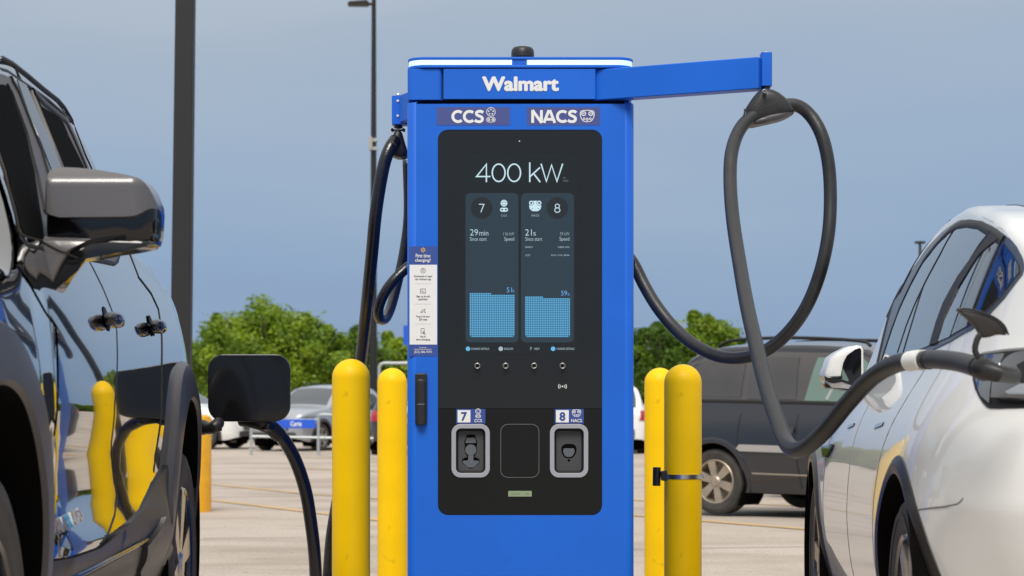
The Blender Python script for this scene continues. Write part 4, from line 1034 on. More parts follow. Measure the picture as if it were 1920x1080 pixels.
        for k in range(nsp):
            for dd in ((-0.11, 0.11) if double else (0,)):
                a = 2 * math.pi * k / nsp + 0.3 + dd; a2 = a - dd * 0.5; da = spoke_w / rimr
                for (r0, r1, w0, w1, h0, h1) in ((0.05, rimr - 0.012, 0.030, spoke_w * 0.55, xo - 0.02, xo - 0.013),):
                    vv = []
                    for r_, ww, hh, aa in ((r0, w0, h0, a2), (r1, w1, h1, a)):
                        tx, tz = math.cos(aa), math.sin(aa); nx, nz_ = -tz, tx
                        for q in (-ww, ww): vv += [(hh * sg, u + tx * r_ + nx * q, zc + tz * r_ + nz_ * q), ((hh - 0.035) * sg, u + tx * r_ + nx * q, zc + tz * r_ + nz_ * q)]
                    sp_.add(vv, [(0, 2, 6, 4), (1, 5, 7, 3), (0, 4, 5, 1), (2, 3, 7, 6), (4, 6, 7, 5), (0, 1, 3, 2)])
        c = MB().lathe([(0, xo - 0.006), (0.045, xo - 0.008), (0.06, xo - 0.02), (0.06, xo - 0.06)], (0, u, zc), 'x', 24)
        if sg < 0: c.v = [(-a, b, c_) for a, b, c_ in c.v]
        sp_.add(c.v, c.f); sp_.build('spokes', m_sp, wo, local=True, recalc=True)
        return wo

# ---- black pickup on the left -------------------------------------------------
sculpt = Curve([(0.3, 0.0), (0.40, 0.0), (0.48, -0.035), (0.56, -0.048), (0.62, -0.030), (0.68, -0.005), (0.74, 0.010), (0.80, 0.012), (0.88, 0.006), (0.98, 0.0), (1.2, 0.0)])
tk = Car('pickup_truck', 'glossy black electric pickup at the left edge, charging through an open flap', 'pickup truck',
         (-2.237 * 0.87, 4.959 * 0.87, 0.143), math.atan(0.04), -0.015, 1.03,
         [(0.30, 0.08), (0.45, 0.03), (0.55, 0.015), (0.75, 0.003), (0.95, 0.0), (1.1, 0.010), (1.25, 0.032), (1.4, 0.068), (1.5, 0.10), (1.56, 0.125), (1.7, 0.18), (1.88, 0.24), (2.0, 0.28), (2.12, 0.32)],
         [(-1.0, 0.40), (-0.8, 0.16), (-0.4, 0.04), (0.2, 0.0), (4.0, 0.0), (4.4, 0.02), (4.7, 0.08), (4.82, 0.14), (4.92, 0.26)],
         [(-1.0, 0.98), (-0.85, 1.14), (-0.3, 1.24), (0.4, 1.31), (0.55, 1.38), (0.65, 1.49), (0.79, 1.67), (0.95, 1.82), (1.15, 1.94), (1.4, 2.03), (1.7, 2.085), (2.0, 2.105), (2.5, 2.11), (2.7, 2.085), (2.85, 2.05), (2.97, 2.01), (3.06, 1.92), (3.16, 1.72), (3.26, 1.63), (3.7, 1.60), (4.0, 1.545), (4.3, 1.49), (4.5, 1.42), (4.7, 1.32), (4.85, 1.22), (4.92, 1.15)],
         [(-1.0, 0.45), (-0.6, 0.38), (4.5, 0.38), (4.92, 0.5)], [(0.0, 0.46, 0.555, 0.715), (3.95, 0.46, 0.575, 0.735)], M['blacky'], Rcut=0.66, rr=0.06, crown=0.03, scale=0.87,
         extra=lambda u, z: sculpt(z) * np.clip((u - 0.72) / 0.2, 0, 1) * np.clip((3.35 - u) / 0.35, 0, 1) + 0.010 * np.clip(2.05 - u, 0, 1.15) ** 2 * np.clip((u - 0.60) / 0.25, 0, 1))
tk.wells(); tk.arch(M['clad'], 0.035)
for u_ in (0.0, 3.95):
    for sg in (1, -1):
        tk.wheel(u_, sg, 0.478, 0.31, 0.33, M['rimdark'], M['chrome'], nsp=6, inset=-0.01, lug=0.008, nseg=96, spoke_w=0.06, double=True, zc=0.342)
fdoor = tk.px([(217, 618), (208, 582), (190, 538), (165, 489), (150, 440), (107, 311), (44, 162), (39, 154), (14, 136), (0, 131)])
fd = fdoor + tk.px([(-60, 128), (-60, 200), (-10, 320), (5, 400), (10, 470)]) + [(0.98, 1.2), (0.86, 0.9), (0.84, 0.56), (1.45, 0.56)] + tk.px([(187, 1020), (200, 1003), (213, 967), (218, 937), (213, 907), (207, 830), (213, 760), (218, 690)])
tk.patch('front_door', fd, M['blacky'], 0.003, 0.012, 0.05)
tk.ribbon('door_gap', fdoor[:7] , 0.008, M['seal'], 0.0045); tk.ribbon('door_gap', tk.px([(187, 1020), (200, 1003), (213, 967), (218, 937), (213, 907), (207, 830), (213, 760), (218, 690), (217, 618)]), 0.009, M['seal'], 0.0045)
rgap = tk.px([(137, 231), (160, 290), (205, 390), (242, 473), (260, 520), (283, 550), (297, 580), (303, 627), (303, 690), (303, 755), (297, 820), (290, 867), (288, 885)])
tk.ribbon('door_gap', rgap, 0.010, M['seal'], 0.003)
roofgap = tk.px([(0, 130), (13, 134), (40, 153), (62, 168), (89, 187), (124, 218), (137, 231)])
tk.ribbon('roof_gap', roofgap, 0.012, M['seal'], 0.004)
tk.ribbon('roof_gap', tk.px([(27, 128), (35, 143), (40, 153)]), 0.008, M['seal'], 0.004)
# window frames; black sheets painted as the dark cab in open windows
wf = tk.px([(0, 140), (18, 147), (26, 155), (53, 224), (73, 269), (95, 331), (100, 370), (88, 452), (79, 453), (39, 442), (33, 433), (20, 375), (7, 322), (-14, 265), (-45, 190), (-50, 140)])
tk.patch('window_frame', wf, M['sealgrey'], 0.006, 0.006, 0.05)
wi = tk.px([(0, 160), (9, 163), (15, 174), (44, 255), (60, 325), (77, 450), (39, 439), (33, 428), (20, 372), (8, 322), (-11, 265), (-42, 192), (-44, 160)])
fw = tk.patch('front_window', wi, M['cab_dark'], 0.009, 0.006, 0.05)
for a, b in ((0, 1), (1, 2)):
    pass
tk.ribbon('window_seal', tk.px([(18, 150), (30, 170), (54, 232), (74, 282), (92, 345)]), 0.028, M['seal'], 0.011)
tk.ribbon('window_channel', tk.px([(10, 163), (17, 174), (46, 252), (66, 330), (80, 400)]), 0.02, M['seal'], 0.012)
rf = tk.px([(57, 169), (62, 169), (89, 195), (111, 213), (124, 222), (142, 260), (164, 315), (205, 400), (222, 478), (212, 492), (160, 482), (150, 440), (114, 312)])
tk.patch('window_frame', rf, M['sealgrey'], 0.006, 0.006, 0.05)
ri_ = tk.px([(64, 180), (73, 201), (107, 222), (116, 235), (124, 255), (153, 314), (185, 390), (200, 455), (190, 474), (166, 470), (156, 430), (117, 312)])
tk.patch('rear_window', ri_, M['cab_dark'], 0.009, 0.006, 0.05)
tk.ribbon('window_seal', tk.px([(60, 173), (76, 192), (108, 218), (120, 228), (134, 258), (158, 315)]), 0.03, M['seal'], 0.011)
tk.ribbon('belt_trim', tk.px([(34, 443), (49, 460), (64, 464), (85, 467), (120, 476), (159, 484), (213, 495), (219, 490), (222, 478)]), 0.016, M['seal'], 0.004)
tk.patch('pillar_trim', tk.px([(30, 150), (47, 160), (112, 312), (140, 400), (120, 400), (97, 325), (74, 266), (54, 220)]), M['blackgl'], 0.005, 0.005, 0.05)
# rails on the roof edge
rl_ = tk.px([(0, 114), (24, 127), (54, 150), (84, 175), (110, 195), (122, 209), (136, 233)])
tk.ribbon('roof_rail', [(u, z + 0.012) for u, z in rl_], 0.014, M['seal'], 0.008)
# lower cladding
lc = [(0.55, 0.36), (0.62, 0.52)] + tk.px([(90, 1052), (183, 1027), (240, 980), (267, 953), (283, 915), (297, 890), (309, 872)]) + [(3.40, 0.60), (3.42, 0.36)]
tk.patch('lower_cladding', lc, M['clad_brown'], 0.012, 0.02, 0.06)
tk.ribbon('sill_edge', tk.px([(100, 1098), (133, 1080), (200, 1046), (267, 1010)]), 0.014, M['blackgl'], 0.022)
tk.patch('mud_guard', tk.px([(262, 1020), (297, 972), (311, 1022), (303, 1078), (250, 1080)]), M['clad'], 0.03, 0.03, 0.06)
tk.patch('rear_bumper', [(4.35, 0.42), (4.52, 0.70), (4.60, 0.86), (4.90, 0.86), (4.90, 0.50)], M['clad_brown'], 0.02, 0.03, 0.06)
tk.patch('tail_lamp', tk.px([(350, 566), (355, 566), (369, 600), (372, 620), (366, 606)]), M['redlamp'], 0.012, 0.02, 0.05)
# handles
for (hx, hy, hw, hh) in ((197.5, 600, 31, 15), (282.5, 612.5, 27, 13.5)):
    u_, z_ = tk.hit(hx, hy); Yh = 5.0 + u_
    hr = bpy.data.objects.new('tmp', None)
    p = tk.S3(u_, z_, 0.035)
    L_ = 0.12; zz = hh * Yh / F
    v = MB(); ring_n = 14; secs = []
    # pull: rounded bar standing off the door, seen almost end on
    for k in range(11):
        t = k / 10; uu = u_ - L_ + 2 * L_ * t; e = math.sin(math.pi * min(1, max(0, t))) ** 0.35 if 0 < t < 1 else 0.15
        secs.append((uu, e))
    vv = []; ff = []
    for uu, e in secs:
        for j in range(ring_n):
            a = 2 * math.pi * j / ring_n; cx_ = tk.S3(uu, z_, 0.030)[0]
            vv.append((cx_ + 0.029 * e * math.copysign(abs(math.cos(a)) ** 0.7, math.cos(a)), uu, z_ + zz * e * math.copysign(abs(math.sin(a)) ** 0.7, math.sin(a))))
    for i in range(10):
        for j in range(ring_n): ff.append((i * ring_n + j, i * ring_n + (j + 1) % ring_n, (i + 1) * ring_n + (j + 1) % ring_n, (i + 1) * ring_n + j))
    ff += [tuple(range(ring_n)), tuple(range(11 * ring_n - 1, 10 * ring_n - 1, -1))]
    h = mesh('door_handle', vv, ff, M['blackgl'], tk.root, smooth='auto', local=True, recalc=True)
    tk.patch('handle_cup', [(u_ - 0.03, z_ - 0.036), (u_ + 0.03, z_ - 0.036), (u_ + 0.06, z_), (u_ + 0.03, z_ + 0.042), (u_ - 0.03, z_ + 0.042), (u_ - 0.06, z_)], M['seal'], 0.0055, 0.003, 0.03, rnd=1)
# badge on the door
(ua, za), (ub, zb2) = tk.hit(90, 1003), tk.hit(152, 972)
vv, ff, a, b, c_, d_ = text_mesh('SILVERADO', 0.03, 1.1)
zh = 0.040
for lab, sel, mt in (('badge', lambda t: not (0.43 < t < 0.545), M['lettersilver']), ('badge_letter', lambda t: 0.43 < t < 0.545, M['letterblue'])):
    keep = [q for q in ff if sel((sum(vv[i][0] for i in q) / len(q) - a) / (b - a))]
    pts = []
    for p in vv:
        t = (p[0] - a) / (b - a); q = (p[1] - c_) / (d_ - c_)
        pts.append(tk.S3(ua + (ub - ua) * t, za + (zb2 - za) * t - zh * 0.2 + q * zh, 0.009))
    n = len(pts); lw = [(p[0] - 0.006, p[1], p[2]) for p in pts]
    cnt = {}
    for q in keep:
        for i in range(len(q)):
            e = (q[i], q[(i + 1) % len(q)]); cnt[e] = 1
    sides_ = [(e[0], e[1], e[1] + n, e[0] + n) for e in cnt if (e[1], e[0]) not in cnt]
    mesh(lab, pts + lw, keep + sides_, mt, tk.root, local=True)
# hood, windscreen, lamps at the nose (outside the frame, seen only from the side)
tk.top('windscreen', 0.55, 1.4, M['tint']); tk.top('cargo_cover', 3.75, 4.7, M['clad'])
for sg in (1, -1):
    MB().box(0.45 * sg - 0.3, 0.45 * sg + 0.3, -1.02, -0.99, 0.98, 1.04).build('head_lamp', M['clearlamp'], tk.root, local=True)
MB().box(-0.6, 0.6, -1.03, -1.0, 0.5, 0.7).build('grille', M['clad'], tk.root, local=True)

# door mirror of the pickup: housing, cap, foot
Ym = 6.12 * 0.87
hous = [(92, 330), (98, 318), (108, 313.5), (160, 316), (215, 325), (258, 334), (272, 341), (284, 358), (294, 384), (295.5, 400), (293, 440), (288, 456), (280, 463), (250, 469), (215, 474), (185, 480), (160, 484), (148, 486), (90, 446), (88, 430), (89, 380)]
mh = MB().pillow(P2(hous, Ym), Ym, 0.042, 0.11, 9, 0.33).build('door_mirror', M['blackgl'], None, smooth='auto')
tk.adopt(mh)
capo = [(92, 331), (98, 318.5), (108, 313), (160, 315.5), (215, 324.5), (258, 333.5), (272, 341), (284, 358), (294, 385), (294.5, 391), (281, 391), (268, 402), (253, 408.5), (200, 409), (89, 410), (89.3, 380)]
m_ = MB()
# cap shell over the upper part: tilted top band, then the face
n = len(capo); O_ = P2(capo, Ym - 0.03); cx_ = sum(p[0] for p in O_) / n; 
zz0 = at(0, 410, Ym).z; zz1 = at(0, 313, Ym).z
rings = []
def depth_at(x, z):
    t = (z - zz0) / (zz1 - zz0); xt = (x - at(89, 0, Ym).x) / (at(295, 0, Ym).x - at(89, 0, Ym).x)
    return 0.066 - 0.045 * max(0, (t - 0.62) / 0.38) ** 1.7 - 0.05 * max(0, (xt - 0.80) / 0.2) ** 2 - 0.03 * max(0, (0.06 - xt) / 0.06) ** 2
V2, F2 = cdt_sheet(smooth_closed(O_, 1), grid=[(x, z) for x in np.linspace(at(93, 0, Ym).x, at(290, 0, Ym).x, 34) for z in np.linspace(zz0 + 0.004, zz1 - 0.006, 18) if inside(x, z, O_)])
vv = [(p[0], Ym - 0.004 - depth_at(*p), p[1]) for p in V2]; k = len(vv); oo = smooth_closed(O_, 1); q = len(oo)
vv += [(p[0], Ym - 0.004 - depth_at(*p), p[1]) for p in oo] + [(p[0], Ym + 0.05, p[1]) for p in oo]
cap_ = mesh('mirror_cap', vv, F2 + [(k + i, k + (i + 1) % q, k + q + (i + 1) % q, k + q + i) for i in range(q)], M['mirrorcap'], None, smooth='auto', recalc=False)
tk.adopt(cap_, mh)
foot = [(88, 445), (181, 447), (170, 452), (150, 462), (138, 472), (120, 500), (98, 548), (85, 538), (60, 532), (35, 534), (29, 508), (35, 490), (48, 478), (66, 466)]
ft = MB().pillow(P2(foot, Ym - 0.01), Ym - 0.03, 0.02, 0.12, 5, 0.25).build('mirror_foot', M['mirrorcap'], None, smooth='auto')
tk.adopt(ft, mh)
edge_ = [(181, 448), (200, 447), (283, 452), (288, 457), (280, 463), (250, 470), (215, 475), (185, 481), (148, 487), (126, 515), (108, 545), (98, 549), (93, 542), (112, 505), (132, 475), (150, 461)]
ed = MB().pillow(P2(edge_, Ym - 0.01), Ym - 0.028, 0.012, 0.10, 4, 0.25).build('mirror_underside', M['blackgl'], None, smooth='auto')
tk.adopt(ed, mh)
for a_, b_ in (((36, 490), (92, 549)), ((79, 453), (146, 484))):
    P_ = [at(a_[0], a_[1], Ym - 0.05), at((a_[0] * .5 + b_[0] * .5) - 4, (a_[1] + b_[1]) / 2, Ym - 0.052), at(b_[0], b_[1], Ym - 0.05)]
    sm = MB().tube(spline(P_, 4), 0.0022, 6).build('mirror_seam', M['seal'], None); tk.adopt(sm, mh)
MB_ = MB().box(at(110, 0, Ym + .09).x, at(280, 0, Ym + .09).x, Ym + 0.095, Ym + 0.112, at(0, 445, Ym + .1).z, at(0, 350, Ym + .1).z)
g = MB_.build('mirror_glass', M['mirglass'], None, bevel=0.004); tk.adopt(g, mh)

# charging flap of the pickup
Yf = 9.62 * 0.87
fo = rrect(at(390, 0, Yf).x, at(544.5, 0, Yf).x, at(0, 790.5, Yf).z, at(0, 664, Yf).z, 0.062, 10)
fl = MB().prism(fo, Yf - 0.006, Yf + 0.012).build('charge_flap', M['blackgl'], None, bevel=0.005, bseg=3); tk.adopt(fl)
fl['label'] = 'open glossy black charge flap with rounded corners'
hb = MB().tube(spline([at(372, 800, Yf + 0.05), at(392, 803, Yf), at(404, 799, Yf - 0.03), at(412, 790, Yf)], 4), [0.03] * 3 + [0.024] * 9 + [0.018], 10)
hb.tube([at(398, 806, Yf - 0.02), at(412, 800, Yf - 0.03)], 0.018, 10)
h_ = hb.build('flap_hinge', M['blackpl'], None, smooth='auto'); tk.adopt(h_, fl)
pk = MB().prism(P2([(425, 786), (505, 786), (500, 797), (484, 804), (470, 795)], 8.44), 8.41, 8.52).build('plug_housing', M['blackpl'], L2, bevel=0.006)

# ---- white car on the right -----------------------------------------------------
ts = Car('white_car', 'white electric crossover at the right edge, plugged in at its tail lamp', 'car',
         (2.206, 8.78, -0.041), math.pi - math.atan(0.0635), 0.015, 0.96,
         [(0.2, 0.10), (0.35, 0.04), (0.5, 0.008), (0.62, 0.0), (0.8, 0.012), (0.9, 0.035), (1.0, 0.08), (1.1, 0.135), (1.2, 0.17), (1.33, 0.215), (1.45, 0.262), (1.55, 0.31), (1.62, 0.36), (1.7, 0.42)],
         [(-0.9, 0.55), (-0.7, 0.20), (-0.35, 0.02), (0.0, -0.012), (0.7, 0.0), (1.3, 0.0), (2.9, 0.0), (3.1, 0.008), (3.3, 0.04), (3.5, 0.10), (3.65, 0.18), (3.76, 0.29), (3.83, 0.45)],
         [(-0.9, 0.62), (-0.7, 0.80), (-0.3, 0.92), (0.2, 1.01), (0.5, 1.10), (0.62, 1.27), (0.75, 1.41), (0.92, 1.48), (1.06, 1.545), (1.23, 1.60), (1.43, 1.64), (1.7, 1.645), (2.15, 1.61), (2.58, 1.555), (2.89, 1.515), (3.11, 1.475), (3.22, 1.445), (3.36, 1.40), (3.5, 1.32), (3.7, 1.20), (3.83, 1.10)],
         [(-0.9, 0.3), (-0.5, 0.2), (3.3, 0.2), (3.83, 0.34)], [(0.0, 0.37, 0.405, 0.455), (2.89, 0.37, 0.415, 0.465)], M['white_paint'], Rcut=0.44, rr=0.05, crown=0.004, nz=36, du=0.03, plan2=[(-0.9, 0.04), (-0.3, 0.035), (0.1, 0.03), (0.5, 0.02), (0.9, 0.008), (1.3, 0.0), (3.8, 0.0)],
         extra=lambda u, z: 0.075 * np.clip((u - 3.05) / 0.5, 0, 1) ** 1.5 * np.clip((0.705 - z) / 0.25, 0, 1) ** 0.8)
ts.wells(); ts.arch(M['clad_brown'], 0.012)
for u_ in (0.0, 2.89):
    for sg in (1, -1): ts.wheel(u_, sg, 0.36, 0.255, 0.262, M['rimdark'], M['rimtan'], nsp=7, inset=0.02, nseg=72, spoke_w=0.07)
ts.patch('lower_sill', [(0.48, 0.21), (0.50, 0.27), (2.38, 0.27), (2.40, 0.21)], M['clad_brown'], 0.012, 0.02, 0.08, sides=(1, -1))
trim = ts.px([(1645, 690), (1662, 616), (1678, 560), (1693, 540), (1724, 482), (1755, 443), (1782, 417), (1800, 407.5), (1822, 403), (1844, 407), (1862, 416), (1880, 430), (1895, 446), (1908, 463), (1917, 482), (1922, 500), (1918, 515), (1884, 560), (1858, 588), (1824, 618), (1784, 640), (1751, 656), (1700, 675)])
ts.patch('window_trim', trim, M['trimgrey'], 0.003, 0.006, 0.05)
gl = ts.px([(1653, 685), (1675, 618), (1690, 578), (1713, 529), (1735, 489), (1764, 453), (1784, 433), (1800, 424), (1818, 421), (1840, 424), (1862, 437), (1882, 453), (1900, 476), (1912, 497), (1914, 511), (1880, 556), (1849, 587), (1818, 612), (1782, 633), (1735, 653), (1690, 668)])
ts.patch('side_glass', gl, M['tint'], 0.006, 0.005, 0.05)
ts.ribbon('glass_seal', gl[:12], 0.030, M['seal'], 0.008)
ts.ribbon('pillar_trim', trim[:7], 0.045, M['seal'], 0.006)
bp_ = ts.px([(1864, 437), (1824, 487), (1800, 520), (1773, 569), (1760, 604), (1747, 649), (1759, 645), (1773, 600), (1802, 540), (1827, 499), (1842, 477), (1877, 449)])
ts.patch('door_pillar', bp_, M['seal'], 0.009, 0.005, 0.04)
ts.ribbon('glass_joint', ts.px([(1795, 427), (1765, 480), (1735, 536), (1715, 600), (1696, 664)]), 0.012, M['seal'], 0.008)
ts.ribbon('glass_joint', ts.px([(1735, 536), (1720, 568), (1703, 610), (1686, 662)]), 0.009, M['seal'], 0.008)
ts.ribbon('glass_joint', ts.px([(1880, 454), (1855, 515), (1828, 582), (1818, 610)]), 0.012, M['seal'], 0.008)
ts.ribbon('glass_joint', ts.px([(1860, 438), (1840, 462), (1824, 487)]), 0.012, M['seal'], 0.009)
# tail lamp recess
lamp = ts.px([(1838, 662), (1880, 656), (1922, 652), (1945, 652), (1960, 765), (1920, 765), (1862, 767), (1849, 763), (1833, 738), (1824, 704), (1827, 680)])
tl = ts.patch('tail_lamp_recess', lamp, M['ptrim'], 0.003, 0.01, 0.04, rnd=1)
ts.patch('port_surround', ts.px([(1840, 668), (1885, 664), (1862, 715), (1858, 758), (1842, 744), (1830, 705)]), M['lampsmoke'], 0.006, 0.004, 0.04, parent=tl)
ts.patch('tail_lamp', ts.px([(1888, 682), (1905, 668), (1925, 662), (1960, 660), (1965, 752), (1867, 754), (1870, 716)]), M['lampsmoke'], 0.016, 0.014, 0.04, parent=tl, rnd=1)
ts.patch('lamp_reflector', ts.px([(1895, 740), (1922, 726), (1950, 724), (1950, 744), (1902, 746)]), M['clearlamp'], 0.019, 0.004, 0.04, parent=tl)
ts.patch('lamp_reflector', ts.px([(1916, 690), (1935, 680), (1950, 700), (1950, 722), (1922, 722)]), M['ptrim'], 0.018, 0.004, 0.04, parent=tl)
ts.patch('lamp_base', ts.px([(1868, 751), (1868, 744), (1955, 742), (1955, 752)]), M['mirrorcap'], 0.0185, 0.004, 0.04, parent=tl)
ts.ribbon('bumper_gap', ts.px([(1707, 958), (1735, 954), (1770, 950), (1795, 945), (1801, 941), (1806, 934)]), 0.005, M['gap'], 0.001)
ts.ribbon('hatch_gap', ts.px([(1845, 664), (1885, 658), (1925, 655)]), 0.010, M['gap'], 0.004)
for uu in (0.52, 1.50):
    ts.ribbon('door_gap', [(uu, 1.0), (uu + 0.01, 0.8), (uu + 0.0, 0.5), (uu - 0.03, 0.34)], 0.010, M['gap'], 0.001)
ts.ribbon('door_gap', [(2.62, 1.13), (2.55, 1.0), (2.44, 0.86), (2.36, 0.7), (2.33, 0.5), (2.33, 0.34)], 0.010, M['gap'], 0.001)
ts.ribbon('door_gap', [(0.52, 0.34), (1.4, 0.33), (2.33, 0.34)], 0.010, M['gap'], 0.001)
for u_ in (1.22, 2.15):
    ts.patch('door_handle', [(u_ - 0.10, 0.91), (u_ + 0.10, 0.92), (u_ + 0.10, 0.93), (u_ - 0.10, 0.922)], M['silver'], 0.003, 0.003, 0.03)
ts.patch('side_camera', ts.px([(1544, 838), (1565, 834), (1564, 840), (1553, 858), (1548, 857)]), M['blackgl'], 0.012, 0.012, 0.04)
ts.top('windscreen', 0.52, 1.1, M['tint']); ts.top('roof_glass', 1.3, 2.85, M['tint'], k=0.84, off=0.002); ts.top('rear_window', 2.88, 3.7, M['tint'], k=0.90, off=0.016)
# mirror
Ymr = 8.05
mo = [(1545, 700), (1549, 690), (1556, 670), (1570, 660), (1590, 650), (1608, 647), (1616, 648.5), (1620, 655), (1620, 726), (1604, 731), (1560, 727), (1546, 712)]
mm_ = MB().pillow(P2(mo, Ymr), Ymr + 0.02, 0.03, 0.10, 7, 0.2).build('door_mirror', M['white_paint'], None, smooth='auto'); ts.adopt(mm_)
gi = [(1577, 712), (1583, 680), (1590, 666), (1605, 655), (1614, 652), (1617, 655), (1617, 722), (1603, 724), (1580, 716)]
g = MB().prism(P2(gi, Ymr - 0.04), Ymr - 0.016, Ymr + 0.0).build('mirror_glass', M['blackgl'], None); ts.adopt(g, mm_)
g2 = MB().prism(P2([(1579, 711), (1582, 690), (1593, 712), (1592, 715)], Ymr - 0.04), Ymr - 0.0172, Ymr - 0.014).build('mirror_view', M['glassgreen'], None); ts.adopt(g2, mm_)
lt = MB().pillow(P2([(1544, 706), (1578, 704), (1579, 717), (1560, 720), (1546, 714)], Ymr), Ymr + 0.0, 0.036, 0.1, 5, 0.15).build('mirror_trim', M['blackgl'], None, smooth='auto'); ts.adopt(lt, mm_)
ar = MB().pillow(P2([(1547, 720), (1595, 726), (1640, 722), (1650, 740), (1590, 733), (1551, 727)], Ymr), Ymr + 0.03, 0.02, 0.08, 4, 0.3).build('mirror_arm', M['blackgl'], None, smooth='auto'); ts.adopt(ar, mm_)
# raised charge port flap
Yp = 4.98
fo = smooth_closed([(1793, 581), (1800, 580), (1831, 583), (1862, 594), (1882, 609), (1891, 629), (1871, 627), (1850, 634), (1840, 632), (1826, 610), (1812, 597), (1800, 587)], 1)
fp = MB().pillow(P2(fo, Yp), Yp, 0.010, 0.012, 5, 0.3).build('charge_flap', M['clad_brown'], None, smooth='auto'); ts.adopt(fp)
fp['label'] = 'raised charge port flap seen from its dark inner side'
rim_ = MB().tube(spline([at(a, b, Yp - 0.012) for a, b in ((1794, 580), (1810, 579), (1832, 583), (1862, 594), (1882, 609), (1891, 628))], 4), 0.0024, 8).build('flap_rim', M['blackgl'], None, smooth=True); ts.adopt(rim_, fp)
sa = MB().tube(spline([at(a, b, Yp) for a, b in ((1843, 622), (1834, 633), (1829, 648), (1829, 660), (1836, 672))], 4), 0.0075, 12).build('flap_arm', M['blackpl'], None, smooth=True); ts.adopt(sa, fp)


# ------------------------------------------------------------ parked vehicles farther off
def far_car(name, label, cat, P, yaw, **k):
    """P = ground point of the front axle centre; yaw turns the rearward axis"""
    return Car(name, label, cat, (P[0], P[1], gz(P[1])), yaw, 0.0, **k)
# dark minivan across the aisle; its right side and tail face us
van = far_car('minivan', 'dark blue grey minivan parked across the aisle behind the yellow bollards', 'minivan', (5.05, 21.11), R(50), W0=0.99,
    prof=[(0.2, 0.08), (0.4, 0.03), (0.65, 0.0), (0.85, 0.005), (1.0, 0.03), (1.08, 0.06), (1.2, 0.10), (1.5, 0.18), (1.68, 0.26), (1.8, 0.34)],
    plan=[(-0.95, 0.4), (-0.7, 0.14), (-0.2, 0.02), (0.3, 0.0), (3.2, 0.0), (3.6, 0.05), (3.78, 0.16), (3.86, 0.30)],
    zt=[(-0.95, 0.75), (-0.75, 0.92), (0.0, 1.06), (0.45, 1.16), (0.8, 1.42), (1.15, 1.64), (1.5, 1.73), (2.3, 1.77), (3.1, 1.755), (3.42, 1.68), (3.66, 1.45), (3.82, 1.15), (3.86, 1.0)],
    zb=[(-0.95, 0.35), (-0.5, 0.24), (3.3, 0.24), (3.86, 0.38)], arches=[(0.0, 0.36, 0.39, 0.45), (3.03, 0.36, 0.39, 0.45)], paint=M['vanpaint'], Rcut=0.42, du=0.06, nz=24, crown=0.05)
van.wells(sides=(-1,)); van.arch(M['vanpaint'], 0.012, sides=(-1,))
van.patch('upper_body', [(0.5, 1.12), (0.85, 1.42), (1.25, 1.66), (3.1, 1.72), (3.48, 1.58), (3.72, 1.30), (3.76, 1.18), (2.0, 1.16), (0.6, 1.10)], M['vangrey'], 0.004, 0.004, 0.12, sides=(-1,))
def vp(n, p, m, off=0.009): van.patch(n, p, m, off, 0.006, 0.12, sides=(-1,))
vp('rear_quarter_window', [(2.74, 1.22), (2.74, 1.64), (3.10, 1.65), (3.40, 1.57), (3.64, 1.34), (3.70, 1.24)], M['vanglass'])
vp('sliding_door_window', [(2.06, 1.20), (2.10, 1.63), (2.66, 1.65), (2.66, 1.21)], M['vanglass'])
vp('front_window', [(0.85, 1.17), (1.18, 1.50), (1.34, 1.61), (1.88, 1.63), (1.96, 1.19)], M['glassgreen'])
vp('quarter_pane', [(0.62, 1.13), (0.80, 1.15), (1.10, 1.45), (1.02, 1.43)], M['glassgreen'])
van.ribbon('seat_belt', [(1.70, 1.20), (1.60, 1.42), (1.50, 1.60)], 0.035, M['galv'], 0.0165, sides=(-1,))
vp('body_moulding', [(0.45, 0.64), (0.45, 0.71), (2.68, 0.74), (2.72, 0.70), (2.68, 0.67)], M['moulding'], 0.02)
van.ribbon('lower_crease', [(0.5, 0.42), (2.55, 0.44)], 0.02, M['tan'], 0.004, sides=(-1,))
for uu in (2.0, 2.70): van.ribbon('door_gap', [(uu, 1.06), (uu + 0.02, 0.8), (uu - 0.04, 0.30)], 0.014, M['seal'], 0.004, sides=(-1,))
van.ribbon('window_sill', [(0.5, 1.12), (1.8, 1.17), (3.72, 1.20)], 0.04, M['seal'], 0.008, sides=(-1,))
for uu in (1.66, 2.12): vp('door_handle', [(uu - 0.10, 0.86), (uu + 0.10, 0.86), (uu + 0.10, 0.92), (uu - 0.10, 0.92)], M['clad'], 0.035)
for sg in (1, -1):
    van.ribbon('roof_rail', [(1.5, 1.76), (2.4, 1.79), (3.35, 1.77)], 0.0, M['seal'], 0.0) if False else None
    P_ = [(sg * 0.62, 1.35, 1.745), (sg * 0.62, 1.5, 1.80), (sg * 0.62, 2.3, 1.845), (sg * 0.62, 3.0, 1.83), (sg * 0.62, 3.2, 1.77)]
    MB().tube(spline(P_, 4), 0.018, 8).build('roof_rail', M['seal'], van.root, smooth=True, local=True)
for uu in (0.0, 3.03):
    for sg in (-1, 1): van.wheel(uu, sg, 0.345, 0.24, 0.235, M['rimtan'], M['rimtan'], nsp=6, inset=0.03, spoke_w=0.045, double=True)
van.patch('tail_lamp', [(3.68, 0.95), (3.70, 1.12), (3.80, 1.12), (3.81, 0.95)], M['redlamp'], 0.012, 0.01, 0.06, sides=(-1, 1))
van.top('windscreen', 0.52, 1.2, M['tint']); van.top('rear_window', 3.5, 3.8, M['tint'])
MB().pillow([(-0.09, -0.06), (0.09, -0.06), (0.10, 0.05), (-0.05, 0.08)], 0, 0.05, 0.05).build('door_mirror', M['seal'], van.root, local=True).location = (-1.05, 0.72, 1.10)

